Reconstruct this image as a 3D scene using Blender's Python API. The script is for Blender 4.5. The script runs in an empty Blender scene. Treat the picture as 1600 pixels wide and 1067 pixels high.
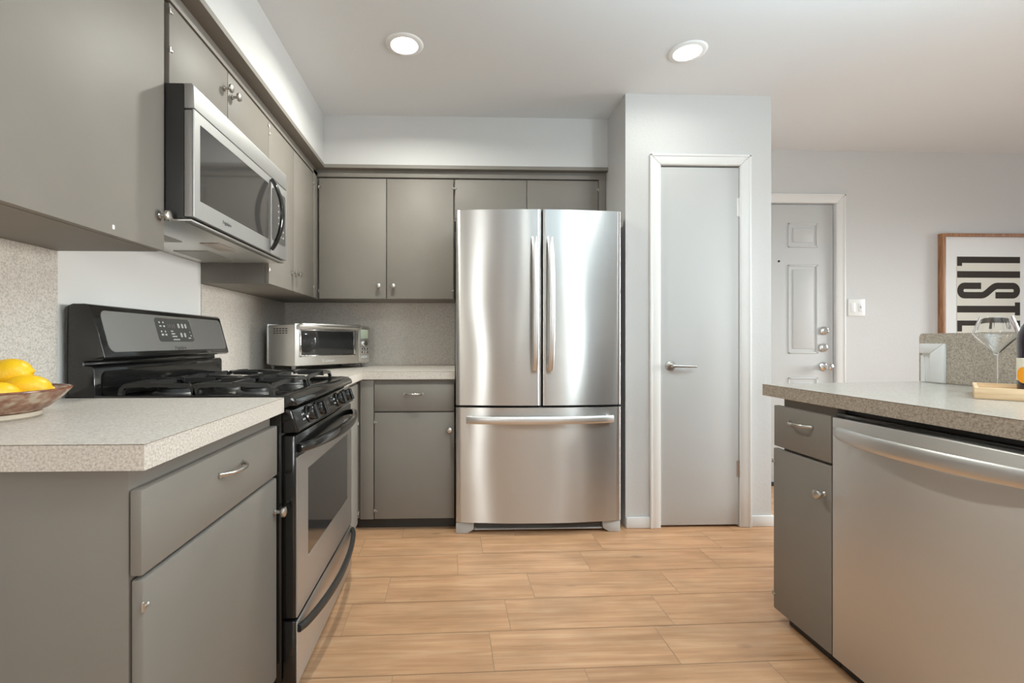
import bpy, bmesh, math, random
from mathutils import Vector, Matrix

random.seed(7)
S = bpy.context.scene
COL = S.collection
PI = math.pi

# ------------------------------------------------------------------ camera, world, light, exposure
cam_d = bpy.data.cameras.new('camera')
cam = bpy.data.objects.new('camera', cam_d)
COL.objects.link(cam)
cam.location = (0, 0, 1.0474)
cam.rotation_euler = (PI / 2, 0, -0.0322)
cam_d.sensor_fit = 'HORIZONTAL'
cam_d.sensor_width = 36.0
cam_d.lens = 731.084 / 1600 * 36
cam_d.shift_x = (800 - 733.286) / 1600
cam_d.shift_y = -0.0004
cam_d.clip_start = 0.02
S.camera = cam

W = bpy.data.worlds.new('world')
S.world = W
W.use_nodes = True
W.node_tree.nodes['Background'].inputs[0].default_value = (0.80, 0.88, 1.0, 1)
W.node_tree.nodes['Background'].inputs[1].default_value = 1.0

S.view_settings.view_transform = 'Standard'
S.view_settings.look = 'None'
S.view_settings.gamma = 1.0
S.view_settings.use_curve_mapping = False
S.view_settings.exposure = 0.10
S.cycles.use_denoising = True
S.cycles.max_bounces = 10
S.cycles.diffuse_bounces = 6
S.cycles.glossy_bounces = 5
S.cycles.transmission_bounces = 10
S.cycles.sample_clamp_indirect = 6.0
S.cycles.caustics_refractive = False
S.cycles.caustics_reflective = False


def area_light(name, loc, rot, sx, sy, power, color, shape='RECTANGLE', spread=PI):
    d = bpy.data.lights.new(name, 'AREA')
    d.shape = shape
    d.size = sx
    d.size_y = sy
    d.energy = power
    d.color = color
    d.spread = spread
    o = bpy.data.objects.new(name, d)
    COL.objects.link(o)
    o.location = loc
    o.rotation_euler = rot
    return o


RX, RY = 5.2, -2.6          # right wall, wall behind the camera
CZ = 2.4357                 # ceiling height
# daylight through the right window; the rear pair is added fill and refrigerator streaks
area_light('daylight_side', (RX + 0.06, 2.05, 1.42), (0, PI / 2 - 0.18, 0), 1.1, 1.5, 35, (0.96, 0.99, 0.97), spread=math.radians(64))
area_light('added_rear_fill', (-0.65, RY - 0.06, 1.35), (PI / 2, 0, 0), 0.34, 1.35, 25, (0.95, 1.0, 0.98))
area_light('added_rear_fill', (2.65, RY - 0.06, 1.35), (PI / 2, 0, 0), 0.34, 1.35, 44, (0.86, 1.0, 1.06))
# added fill light turned up at the ceiling, no lamp stands there
area_light('ceiling_fill', (1.35, 0.50, 1.92), (PI, 0, 0), 1.6, 1.4, 46, (0.77, 1.05, 1.20))


LAMP_SPOTS = [(-0.233, 2.20), (1.118, 2.21), (0.62, 0.30), (1.40, 0.30),
              (0.30, -1.10), (1.118, -1.10), (2.6, 0.9), (3.9, 0.9)]  # first two are the visible downlights, the other six are added fill


# ------------------------------------------------------------------ materials
def new_mat(name):
    m = bpy.data.materials.new(name)
    m.use_nodes = True
    nt = m.node_tree
    return m, nt, nt.nodes['Principled BSDF']


def N(nt, t, **kw):
    n = nt.nodes.new(t)
    for k, v in kw.items():
        setattr(n, k, v)
    return n


def simple(name, col, rough=0.5, metal=0.0, bump=None, var=None, spec=None, coat=0.0):
    """bump=(scale, strength, distance), var=(scale, amount)"""
    m, nt, b = new_mat(name)
    b.inputs['Base Color'].default_value = (*col, 1)
    b.inputs['Roughness'].default_value = rough
    b.inputs['Metallic'].default_value = metal
    if spec is not None:
        b.inputs['Specular IOR Level'].default_value = spec
    b.inputs['Coat Weight'].default_value = coat
    geo = None
    if bump or var:
        geo = N(nt, 'ShaderNodeNewGeometry')
    if var:
        nz = N(nt, 'ShaderNodeTexNoise')
        nz.inputs['Scale'].default_value = var[0]
        nz.inputs['Detail'].default_value = 3
        nt.links.new(geo.outputs['Position'], nz.inputs['Vector'])
        r = N(nt, 'ShaderNodeValToRGB')
        a = var[1]
        r.color_ramp.elements[0].position = 0.3
        r.color_ramp.elements[1].position = 0.7
        r.color_ramp.elements[0].color = (*[c * (1 - a) for c in col], 1)
        r.color_ramp.elements[1].color = (*[min(1, c * (1 + a)) for c in col], 1)
        nt.links.new(nz.outputs['Fac'], r.inputs['Fac'])
        nt.links.new(r.outputs['Color'], b.inputs['Base Color'])
    if bump:
        nz = N(nt, 'ShaderNodeTexNoise')
        nz.inputs['Scale'].default_value = bump[0]
        nz.inputs['Detail'].default_value = 2
        nt.links.new(geo.outputs['Position'], nz.inputs['Vector'])
        bp = N(nt, 'ShaderNodeBump')
        bp.inputs['Strength'].default_value = bump[1]
        bp.inputs['Distance'].default_value = bump[2]
        nt.links.new(nz.outputs['Fac'], bp.inputs['Height'])
        nt.links.new(bp.outputs['Normal'], b.inputs['Normal'])
    return m


def laminate(name, dark, mid, light, scale=230, rough=0.36):
    m, nt, b = new_mat(name)
    geo = N(nt, 'ShaderNodeNewGeometry')
    nz = N(nt, 'ShaderNodeTexNoise')
    nz.inputs['Scale'].default_value = scale
    nz.inputs['Detail'].default_value = 3
    nz.inputs['Roughness'].default_value = 0.65
    nt.links.new(geo.outputs['Position'], nz.inputs['Vector'])
    r = N(nt, 'ShaderNodeValToRGB')
    e = r.color_ramp.elements
    e[0].position = 0.33
    e[0].color = (*dark, 1)
    e[1].position = 0.68
    e[1].color = (*light, 1)
    x = e.new(0.48)
    x.color = (*mid, 1)
    nt.links.new(nz.outputs['Fac'], r.inputs['Fac'])
    nt.links.new(r.outputs['Color'], b.inputs['Base Color'])
    b.inputs['Roughness'].default_value = rough
    b.inputs['Specular IOR Level'].default_value = 0.4
    return m


def steel(name, col=(0.70, 0.68, 0.655), rough=0.44, aniso=0.7, wobble=0.0, axis='Z'):
    m, nt, b = new_mat(name)
    b.inputs['Base Color'].default_value = (*col, 1)
    b.inputs['Metallic'].default_value = 1.0
    b.inputs['Roughness'].default_value = rough
    b.inputs['Anisotropic'].default_value = aniso
    b.inputs['Anisotropic Rotation'].default_value = 0.25
    t = N(nt, 'ShaderNodeTangent', direction_type='RADIAL', axis=axis)
    nt.links.new(t.outputs['Tangent'], b.inputs['Tangent'])
    tc = N(nt, 'ShaderNodeTexCoord')
    mp = N(nt, 'ShaderNodeMapping')
    mp.inputs['Scale'].default_value = (1.0, 1.0, 420.0)
    nt.links.new(tc.outputs['Object'], mp.inputs['Vector'])
    nz = N(nt, 'ShaderNodeTexNoise')
    nz.inputs['Scale'].default_value = 3.0
    nz.inputs['Detail'].default_value = 2
    nt.links.new(mp.outputs['Vector'], nz.inputs['Vector'])
    mr = N(nt, 'ShaderNodeMapRange')
    mr.inputs['To Min'].default_value = rough - 0.015
    mr.inputs['To Max'].default_value = rough + 0.02
    nt.links.new(nz.outputs['Fac'], mr.inputs['Value'])
    nt.links.new(mr.outputs['Result'], b.inputs['Roughness'])
    if wobble:
        n2 = N(nt, 'ShaderNodeTexNoise')
        n2.inputs['Scale'].default_value = 2.2
        n2.inputs['Detail'].default_value = 0
        nt.links.new(tc.outputs['Object'], n2.inputs['Vector'])
        bp = N(nt, 'ShaderNodeBump')
        bp.inputs['Strength'].default_value = 1.0
        bp.inputs['Distance'].default_value = wobble
        nt.links.new(n2.outputs['Fac'], bp.inputs['Height'])
        nt.links.new(bp.outputs['Normal'], b.inputs['Normal'])
    return m


def emit(name, col, strength):
    m = bpy.data.materials.new(name)
    m.use_nodes = True
    nt = m.node_tree
    nt.nodes.remove(nt.nodes['Principled BSDF'])
    e = N(nt, 'ShaderNodeEmission')
    e.inputs[0].default_value = (*col, 1)
    e.inputs[1].default_value = strength
    nt.links.new(e.outputs[0], nt.nodes['Material Output'].inputs[0])
    return m


def glass(name, rough=0.0, col=(1, 1, 1)):
    m, nt, b = new_mat(name)
    b.inputs['Base Color'].default_value = (*col, 1)
    b.inputs['Transmission Weight'].default_value = 1.0
    b.inputs['Roughness'].default_value = rough
    b.inputs['IOR'].default_value = 1.45
    return m


def thin_pane(name):
    m = bpy.data.materials.new(name)
    m.use_nodes = True
    nt = m.node_tree
    nt.nodes.remove(nt.nodes['Principled BSDF'])
    a = N(nt, 'ShaderNodeBsdfTransparent')
    g = N(nt, 'ShaderNodeBsdfGlossy')
    g.inputs['Roughness'].default_value = 0.03
    mx = N(nt, 'ShaderNodeMixShader')
    mx.inputs[0].default_value = 0.06
    nt.links.new(a.outputs[0], mx.inputs[1])
    nt.links.new(g.outputs[0], mx.inputs[2])
    nt.links.new(mx.outputs[0], nt.nodes['Material Output'].inputs[0])
    return m


def wood_plain(name, c1, c2, stretch=(1.5, 14, 14), rough=0.5, scale=6):
    m, nt, b = new_mat(name)
    tc = N(nt, 'ShaderNodeTexCoord')
    mp = N(nt, 'ShaderNodeMapping')
    mp.inputs['Scale'].default_value = stretch
    nt.links.new(tc.outputs['Object'], mp.inputs['Vector'])
    nz = N(nt, 'ShaderNodeTexNoise')
    nz.inputs['Scale'].default_value = scale
    nz.inputs['Detail'].default_value = 4
    nt.links.new(mp.outputs['Vector'], nz.inputs['Vector'])
    r = N(nt, 'ShaderNodeValToRGB')
    r.color_ramp.elements[0].position = 0.35
    r.color_ramp.elements[1].position = 0.65
    r.color_ramp.elements[0].color = (*c1, 1)
    r.color_ramp.elements[1].color = (*c2, 1)
    nt.links.new(nz.outputs['Fac'], r.inputs['Fac'])
    nt.links.new(r.outputs['Color'], b.inputs['Base Color'])
    b.inputs['Roughness'].default_value = rough
    return m


def floor_material():
    m, nt, b = new_mat('wood look floor tile')
    geo = N(nt, 'ShaderNodeNewGeometry')
    at = N(nt, 'ShaderNodeAttribute', attribute_name='tile')
    # offset the grain for every tile
    mul = N(nt, 'ShaderNodeVectorMath', operation='MULTIPLY')
    mul.inputs[1].default_value = (0.9, 17.0, 1.0)
    nt.links.new(geo.outputs['Position'], mul.inputs[0])
    off = N(nt, 'ShaderNodeVectorMath', operation='SCALE')
    off.inputs['Scale'].default_value = 60.0
    nt.links.new(at.outputs['Color'], off.inputs[0])
    add = N(nt, 'ShaderNodeVectorMath', operation='ADD')
    nt.links.new(mul.outputs[0], add.inputs[0])
    nt.links.new(off.outputs[0], add.inputs[1])
    n1 = N(nt, 'ShaderNodeTexNoise')
    n1.inputs['Scale'].default_value = 2.6
    n1.inputs['Detail'].default_value = 7
    n1.inputs['Roughness'].default_value = 0.66
    n1.inputs['Distortion'].default_value = 0.5
    nt.links.new(add.outputs[0], n1.inputs['Vector'])
    r = N(nt, 'ShaderNodeValToRGB')
    e = r.color_ramp.elements
    e[0].position = 0.25
    e[0].color = (0.38, 0.20, 0.10, 1)
    e[1].position = 0.72
    e[1].color = (0.60, 0.375, 0.222, 1)
    x = e.new(0.48)
    x.color = (0.51, 0.282, 0.15, 1)
    nt.links.new(n1.outputs['Fac'], r.inputs['Fac'])
    # broad blotches
    mul2 = N(nt, 'ShaderNodeVectorMath', operation='MULTIPLY')
    mul2.inputs[1].default_value = (3.0, 7.0, 1.0)
    nt.links.new(geo.outputs['Position'], mul2.inputs[0])
    add2 = N(nt, 'ShaderNodeVectorMath', operation='ADD')
    nt.links.new(mul2.outputs[0], add2.inputs[0])
    nt.links.new(off.outputs[0], add2.inputs[1])
    n2 = N(nt, 'ShaderNodeTexNoise')
    n2.inputs['Scale'].default_value = 1.4
    n2.inputs['Detail'].default_value = 2
    nt.links.new(add2.outputs[0], n2.inputs['Vector'])
    kn = N(nt, 'ShaderNodeTexVoronoi')
    kn.inputs['Scale'].default_value = 1.0
    mulk = N(nt, 'ShaderNodeVectorMath', operation='MULTIPLY')
    mulk.inputs[1].default_value = (2.1, 4.6, 1.0)
    nt.links.new(geo.outputs['Position'], mulk.inputs[0])
    addk = N(nt, 'ShaderNodeVectorMath', operation='ADD')
    nt.links.new(mulk.outputs[0], addk.inputs[0])
    nt.links.new(off.outputs[0], addk.inputs[1])
    nt.links.new(addk.outputs[0], kn.inputs['Vector'])
    mk = N(nt, 'ShaderNodeMapRange')
    mk.inputs['From Min'].default_value = 0.015
    mk.inputs['From Max'].default_value = 0.085
    mk.inputs['To Min'].default_value = 0.62
    mk.inputs['To Max'].default_value = 1.0
    nt.links.new(kn.outputs['Distance'], mk.inputs['Value'])
    mm = N(nt, 'ShaderNodeMath', operation='MULTIPLY')
    nt.links.new(mk.outputs['Result'], mm.inputs[1])
    hsv = N(nt, 'ShaderNodeHueSaturation')
    mr = N(nt, 'ShaderNodeMapRange')
    mr.inputs['From Min'].default_value = 0.3
    mr.inputs['From Max'].default_value = 0.7
    mr.inputs['To Min'].default_value = 0.86
    mr.inputs['To Max'].default_value = 1.12
    nt.links.new(n2.outputs['Fac'], mr.inputs['Value'])
    nt.links.new(mr.outputs['Result'], mm.inputs[0])
    nt.links.new(mm.outputs[0], hsv.inputs['Value'])
    nt.links.new(r.outputs['Color'], hsv.inputs['Color'])
    nt.links.new(hsv.outputs['Color'], b.inputs['Base Color'])
    b.inputs['Roughness'].default_value = 0.34
    b.inputs['Specular IOR Level'].default_value = 0.35
    bp = N(nt, 'ShaderNodeBump')
    bp.inputs['Strength'].default_value = 0.12
    bp.inputs['Distance'].default_value = 0.002
    nt.links.new(n1.outputs['Fac'], bp.inputs['Height'])
    nt.links.new(bp.outputs['Normal'], b.inputs['Normal'])
    return m


def bowl_material():
    m, nt, b = new_mat('mottled stoneware glaze')
    geo = N(nt, 'ShaderNodeNewGeometry')
    nz = N(nt, 'ShaderNodeTexNoise')
    nz.inputs['Scale'].default_value = 38
    nz.inputs['Detail'].default_value = 4
    nt.links.new(geo.outputs['Position'], nz.inputs['Vector'])
    r = N(nt, 'ShaderNodeValToRGB')
    e = r.color_ramp.elements
    e[0].position = 0.34
    e[0].color = (0.20, 0.085, 0.05, 1)
    e[1].position = 0.62
    e[1].color = (0.50, 0.40, 0.30, 1)
    x = e.new(0.48)
    x.color = (0.33, 0.18, 0.115, 1)
    nt.links.new(nz.outputs['Fac'], r.inputs['Fac'])
    nt.links.new(r.outputs['Color'], b.inputs['Base Color'])
    b.inputs['Roughness'].default_value = 0.22
    return m


CAB = (0.240, 0.217, 0.190)
M = {}
M['cab'] = simple('warm grey cabinet paint', CAB, 0.52, spec=0.32, bump=(26, 0.10, 0.004), var=(3.0, 0.05))
M['cabdark'] = simple('black toe kick paint', (0.035, 0.034, 0.032), 0.5)
M['wall'] = simple('warm white wall paint', (0.62, 0.612, 0.60), 0.62, bump=(70, 0.16, 0.004))
M['ceil'] = simple('ceiling paint', (0.79, 0.80, 0.81), 0.8, bump=(45, 0.15, 0.004))
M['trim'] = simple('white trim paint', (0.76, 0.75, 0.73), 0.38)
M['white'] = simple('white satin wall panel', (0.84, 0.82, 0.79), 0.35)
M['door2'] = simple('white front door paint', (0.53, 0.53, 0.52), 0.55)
M['toaster'] = simple('bright satin steel', (0.76, 0.74, 0.71), 0.40, 1.0)
M['greysteel'] = simple('grey satin panel steel', (0.50, 0.50, 0.49), 0.44, 1.0)
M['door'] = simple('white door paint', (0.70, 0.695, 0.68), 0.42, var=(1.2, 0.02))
M['lam'] = laminate('speckled laminate', (0.46, 0.41, 0.355), (0.65, 0.59, 0.525), (0.80, 0.745, 0.68))
M['lam2'] = laminate('coarse speckled laminate', (0.25, 0.205, 0.16), (0.40, 0.338, 0.272), (0.55, 0.48, 0.40), scale=210, rough=0.3)
M['pentop'] = laminate('pale laminate top', (0.34, 0.30, 0.25), (0.405, 0.36, 0.31), (0.46, 0.415, 0.365), scale=230, rough=0.22)
M['floor'] = floor_material()
M['grout'] = simple('tile grout', (0.36, 0.245, 0.155), 0.9)
M['steel'] = steel('brushed steel', wobble=0.0)
M['fridge'] = steel('brushed refrigerator steel', (0.57, 0.555, 0.535), 0.28, 1.0, wobble=0.008)
M['steelplain'] = simple('satin steel', (0.60, 0.585, 0.56), 0.33, 1.0)
M['facesteel'] = simple('satin appliance steel', (0.47, 0.462, 0.45), 0.56, 1.0)
M['handlesteel'] = simple('satin handle steel', (0.70, 0.685, 0.665), 0.36, 1.0)
M['ring'] = simple('white downlight trim', (0.88, 0.88, 0.87), 0.6)
M['burner'] = simple('dark burner base', (0.10, 0.10, 0.10), 0.4, 0.6)
M['nickel'] = simple('brushed nickel', (0.58, 0.55, 0.51), 0.28, 1.0)
M['chrome'] = simple('chrome', (0.75, 0.75, 0.75), 0.12, 1.0)
M['black'] = simple('black enamel', (0.012, 0.0118, 0.0112), 0.14, coat=0.3)
M['blackmat'] = simple('black plastic', (0.022, 0.021, 0.02), 0.42)
M['iron'] = simple('cast iron', (0.032, 0.031, 0.03), 0.27, bump=(220, 0.2, 0.002))
M['bglass'] = simple('dark oven glass', (0.03, 0.03, 0.03), 0.06, coat=0.5)
M['greyglass'] = simple('smoked microwave window', (0.05, 0.047, 0.044), 0.10, coat=0.3)
M['panel'] = simple('grey control panel', (0.075, 0.072, 0.068), 0.3)
M['legend'] = simple('grey white legend ink', (0.55, 0.55, 0.53), 0.6)
M['darkink'] = simple('dark grey lettering', (0.09, 0.085, 0.08), 0.5)
M['lightplastic'] = simple('light grey plastic', (0.48, 0.475, 0.46), 0.45)
M['fridgeside'] = simple('refrigerator side grey', (0.20, 0.195, 0.19), 0.45)
M['lcd'] = simple('pale green display', (0.42, 0.47, 0.37), 0.3)
M['lens'] = emit('downlight lens', (1.0, 0.98, 0.95), 22.0)
M['glass'] = glass('clear glass')
M['pane'] = thin_pane('window pane')
M['bottle'] = simple('dark wine glass bottle', (0.018, 0.008, 0.016), 0.07, coat=0.5)
M['label'] = simple('cream paper label', (0.78, 0.74, 0.62), 0.7)
M['orange'] = simple('orange print', (0.90, 0.36, 0.01), 0.6)
M['traywood'] = wood_plain('pale pine', (0.62, 0.42, 0.235), (0.78, 0.58, 0.37), (1.2, 16, 16))
M['framewood'] = wood_plain('walnut brown frame', (0.26, 0.115, 0.05), (0.40, 0.20, 0.095), (12, 12, 1.5))
M['mat'] = simple('white mat board', (0.78, 0.78, 0.77), 0.6)
M['paper'] = simple('cream print paper', (0.72, 0.70, 0.62), 0.8, spec=0.2)
M['ink'] = simple('brown black print ink', (0.045, 0.036, 0.030), 0.85, spec=0.2)
M['switch'] = simple('white switch plastic', (0.82, 0.82, 0.80), 0.3)
M['bowl'] = bowl_material()
M['clay'] = simple('unglazed cream clay', (0.62, 0.54, 0.43), 0.7)
M['rimbrown'] = simple('brown rim glaze', (0.22, 0.08, 0.045), 0.25, var=(60, 0.5))
M['lemon'] = simple('lemon peel', (0.92, 0.54, 0.012), 0.38, bump=(260, 0.35, 0.002), var=(9, 0.07))
M['leafstem'] = simple('pale lemon stem end', (0.70, 0.50, 0.05), 0.6)
M['mesh'] = simple('grease filter mesh', (0.42, 0.40, 0.37), 0.5, 0.8, bump=(420, 0.8, 0.004))
M['lampglass'] = simple('frosted cooktop lamp cover', (0.66, 0.60, 0.53), 0.4)
M['seam'] = simple('brown laminate seam', (0.16, 0.12, 0.085), 0.6)
M['dark'] = simple('dark gap', (0.01, 0.01, 0.01), 0.8)


# ------------------------------------------------------------------ mesh helpers
ORIG = {}     # root object name -> (location, rotz)


class MB:
    def __init__(self):
        self.bm = bmesh.new()

    def _merge(self, t, mtx=None):
        if mtx is not None:
            bmesh.ops.transform(t, matrix=mtx, verts=t.verts[:])
        me = bpy.data.meshes.new('tmp')
        t.to_mesh(me)
        self.bm.from_mesh(me)
        bpy.data.meshes.remove(me)
        t.free()
        return self

    def box(self, x0, x1, y0, y1, z0, z1, bev=0.0, seg=2, mtx=None):
        t = bmesh.new()
        bmesh.ops.create_cube(t, size=1.0)
        for v in t.verts:
            v.co = Vector(((x0 + x1) / 2 + v.co.x * (x1 - x0), (y0 + y1) / 2 + v.co.y * (y1 - y0), (z0 + z1) / 2 + v.co.z * (z1 - z0)))
        if bev > 0:
            bmesh.ops.bevel(t, geom=t.edges[:], offset=bev, segments=seg, profile=0.5, affect='EDGES', clamp_overlap=True)
        return self._merge(t, mtx)

    def prism(self, pts, axis, a, b, bev=0.0, seg=2):
        """pts: 2D polygon in the two other axes (order: x,y,z without axis); extruded from a to b."""
        t = bmesh.new()

        def mk(p, h):
            if axis == 'X':
                return Vector((h, p[0], p[1]))
            if axis == 'Y':
                return Vector((p[0], h, p[1]))
            return Vector((p[0], p[1], h))
        A = [t.verts.new(mk(p, a)) for p in pts]
        B = [t.verts.new(mk(p, b)) for p in pts]
        n = len(pts)
        t.faces.new(A)
        t.faces.new(B[::-1])
        for i in range(n):
            t.faces.new((A[i], B[i], B[(i + 1) % n], A[(i + 1) % n]))
        bmesh.ops.recalc_face_normals(t, faces=t.faces[:])
        if bev > 0:
            es = [e for e in t.edges if len(e.link_faces) == 2 and e.calc_face_angle(0) > 0.6]
            bmesh.ops.bevel(t, geom=es, offset=bev, segments=seg, profile=0.5, affect='EDGES', clamp_overlap=True)
        return self._merge(t)

    def plate(self, c, u, v, w, h, r, th, seg=5, skew=0.0):
        """rounded rectangle centred at c spanned by unit u,v, raised by th along u x v"""
        c, u, v = Vector(c), Vector(u).normalized(), Vector(v).normalized()
        n = u.cross(v).normalized()
        r = min(r, w / 2 - 1e-5, h / 2 - 1e-5)
        pts = []
        if r <= 1e-5:
            pts = [(-w / 2, -h / 2), (w / 2, -h / 2), (w / 2, h / 2), (-w / 2, h / 2)]
        else:
            for cx, cy, a0 in ((w / 2 - r, h / 2 - r, 0), (-w / 2 + r, h / 2 - r, PI / 2), (-w / 2 + r, -h / 2 + r, PI), (w / 2 - r, -h / 2 + r, 1.5 * PI)):
                for k in range(seg + 1):
                    a = a0 + PI / 2 * k / seg
                    pts.append((cx + r * math.cos(a), cy + r * math.sin(a)))
        t = bmesh.new()
        A = [t.verts.new(c + u * (p[0] + skew * p[1]) + v * p[1]) for p in pts]
        B = [t.verts.new(q.co + n * th) for q in A]
        k = len(pts)
        t.faces.new(A[::-1])
        t.faces.new(B)
        for i in range(k):
            t.faces.new((A[i], A[(i + 1) % k], B[(i + 1) % k], B[i]))
        bmesh.ops.recalc_face_normals(t, faces=t.faces[:])
        return self._merge(t)

    def cyl(self, p0, p1, r0, r1=None, seg=20):
        r1 = r0 if r1 is None else r1
        p0, p1 = Vector(p0), Vector(p1)
        d = p1 - p0
        t = bmesh.new()
        bmesh.ops.create_cone(t, cap_ends=True, cap_tris=False, segments=seg, radius1=r0, radius2=r1, depth=d.length)
        q = Vector((0, 0, 1)).rotation_difference(d.normalized())
        return self._merge(t, Matrix.Translation((p0 + p1) / 2) @ q.to_matrix().to_4x4())

    def lathe(self, prof, c=(0, 0, 0), axis=(0, 0, 1), seg=32, closed=False):
        """prof: list of (r, h)"""
        t = bmesh.new()
        rings = []
        for r, h in prof:
            if r < 1e-6:
                rings.append([t.verts.new((0, 0, h))])
            else:
                rings.append([t.verts.new((r * math.cos(2 * PI * k / seg), r * math.sin(2 * PI * k / seg), h)) for k in range(seg)])
        m = len(rings)
        for i in range(m if closed else m - 1):
            a, b = rings[i], rings[(i + 1) % m]
            if len(a) == 1 and len(b) == 1:
                continue
            for k in range(seg):
                k2 = (k + 1) % seg
                if len(a) == 1:
                    t.faces.new((a[0], b[k2], b[k]))
                elif len(b) == 1:
                    t.faces.new((a[k], a[k2], b[0]))
                else:
                    t.faces.new((a[k], a[k2], b[k2], b[k]))
        bmesh.ops.recalc_face_normals(t, faces=t.faces[:])
        q = Vector((0, 0, 1)).rotation_difference(Vector(axis).normalized())
        return self._merge(t, Matrix.Translation(Vector(c)) @ q.to_matrix().to_4x4())

    def sweep(self, path, w, h, side, rnd=True, seg=12):
        """sweep an ellipse (rnd) or rectangle w (along side) x h along path; w,h numbers or lists"""
        P = [Vector(p) for p in path]
        side0 = Vector(side).normalized()
        t = bmesh.new()
        rings = []
        n = len(P)
        for i in range(n):
            tan = (P[min(i + 1, n - 1)] - P[max(i - 1, 0)]).normalized()
            s = (side0 - tan * side0.dot(tan)).normalized()
            nn = tan.cross(s).normalized()
            ww = w[i] if isinstance(w, (list, tuple)) else w
            hh = h[i] if isinstance(h, (list, tuple)) else h
            if rnd:
                e = 0.75   # slightly squared ellipse
                pts = []
                for k in range(seg):
                    a = 2 * PI * (k + 0.5) / seg
                    ca, sa = math.cos(a), math.sin(a)
                    pts.append((math.copysign(abs(ca) ** e, ca) * ww / 2, math.copysign(abs(sa) ** e, sa) * hh / 2))
            else:
                pts = [(-ww / 2, -hh / 2), (ww / 2, -hh / 2), (ww / 2, hh / 2), (-ww / 2, hh / 2)]
            rings.append([t.verts.new(P[i] + s * p[0] + nn * p[1]) for p in pts])
        k = len(rings[0])
        for i in range(n - 1):
            for j in range(k):
                t.faces.new((rings[i][j], rings[i][(j + 1) % k], rings[i + 1][(j + 1) % k], rings[i + 1][j]))
        t.faces.new(rings[0][::-1])
        t.faces.new(rings[-1])
        bmesh.ops.recalc_face_normals(t, faces=t.faces[:])
        return self._merge(t)

    def ell(self, c, rx, ry, rz, seg=20, rings=12, mtx=None):
        t = bmesh.new()
        bmesh.ops.create_uvsphere(t, u_segments=seg, v_segments=rings, radius=1.0)
        bmesh.ops.scale(t, vec=(rx, ry, rz), verts=t.verts[:])
        m = Matrix.Translation(Vector(c))
        if mtx is not None:
            m = m @ mtx
        return self._merge(t, m)

    def build(self, name, mat, parent=None, smooth=35, local=False):
        me = bpy.data.meshes.new(name)
        if parent is not None and not local:
            loc, rz = ORIG[root_of(parent).name]
            inv = (Matrix.Translation(loc) @ Matrix.Rotation(rz, 4, 'Z')).inverted()
            bmesh.ops.transform(self.bm, matrix=inv, verts=self.bm.verts[:])
        self.bm.to_mesh(me)
        self.bm.free()
        me.materials.append(mat)
        for p in me.polygons:
            p.use_smooth = True
        me.set_sharp_from_angle(angle=math.radians(smooth))
        o = bpy.data.objects.new(name, me)
        COL.objects.link(o)
        if parent is not None:
            o.parent = parent
        return o


def root_of(o):
    while o.parent is not None:
        o = o.parent
    return o


def thing(name, label, cat, loc=(0, 0, 0), rz=0.0, group=None):
    o = bpy.data.objects.new(name, None)
    COL.objects.link(o)
    o.empty_display_size = 0.05
    o.location = loc
    o.rotation_euler = (0, 0, rz)
    o['label'] = label
    o['category'] = cat
    if group:
        o['group'] = group
    ORIG[o.name] = (Vector(loc), rz)
    return o


def struct_root(name, loc=(0, 0, 0), label=None, cat=None):
    o = bpy.data.objects.new(name, None)
    COL.objects.link(o)
    o.location = loc
    o['kind'] = 'structure'
    if label:
        o['label'] = label
        o['category'] = cat
    ORIG[o.name] = (Vector(loc), 0.0)
    return o


def struct(o, label=None, cat=None):
    o['kind'] = 'structure'
    if label:
        o['label'] = label
        o['category'] = cat
    return o


def text(body, size, center, right, up, mat, parent, name='badge', shear=0.0, depth=0.0006, label=None):
    c = bpy.data.curves.new('lettering', 'FONT')
    c.body = body
    c.size = size
    c.align_x = 'CENTER'
    c.align_y = 'CENTER'
    c.extrude = depth
    c.shear = shear
    o = bpy.data.objects.new('lettering', c)
    COL.objects.link(o)
    dg = bpy.context.evaluated_depsgraph_get()
    me = bpy.data.meshes.new_from_object(o.evaluated_get(dg))
    bpy.data.objects.remove(o)
    bpy.data.curves.remove(c)
    r, u = Vector(right).normalized(), Vector(up).normalized()
    n = r.cross(u)
    m = Matrix((r, u, n)).transposed().to_4x4()
    m.translation = Vector(center)
    b = MB()
    me.transform(m)
    b.bm.from_mesh(me)
    bpy.data.meshes.remove(me)
    o = b.build(name, mat, parent)
    if label:
        o['label'] = label
    return o


def knob(parent, p, n, mat='nickel', r=0.0155, name='knob'):
    """mushroom knob standing out along n from point p"""
    n = Vector(n)
    prof = [(0, 0), (0.0085, 0), (0.0085, 0.003), (0.0052, 0.006), (0.0048, 0.016), (0.008, 0.020), (r * 0.95, 0.0225), (r, 0.027), (r * 0.9, 0.031), (r * 0.55, 0.0335), (0, 0.0345)]
    return MB().lathe(prof, p, n, 24).build(name, M[mat], parent)


def hinge(parent, p, n, along, mat='nickel'):
    """little exposed pin hinge at a door edge"""
    p, n, a = Vector(p), Vector(n), Vector(along)
    b = MB()
    z = Vector((0, 0, 1))
    q = p + n * 0.0035
    b.cyl(q - z * 0.007, q + z * 0.007, 0.0028, seg=10)
    b.cyl(q, q + a * 0.011, 0.0023, seg=10)
    b.ell(q + a * 0.0115, 0.0034, 0.0034, 0.0034, 10, 8)
    b.ell(q + z * 0.0080, 0.0026, 0.0026, 0.0026, 8, 6)
    return b.build('hinge', M[mat], parent)


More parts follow.
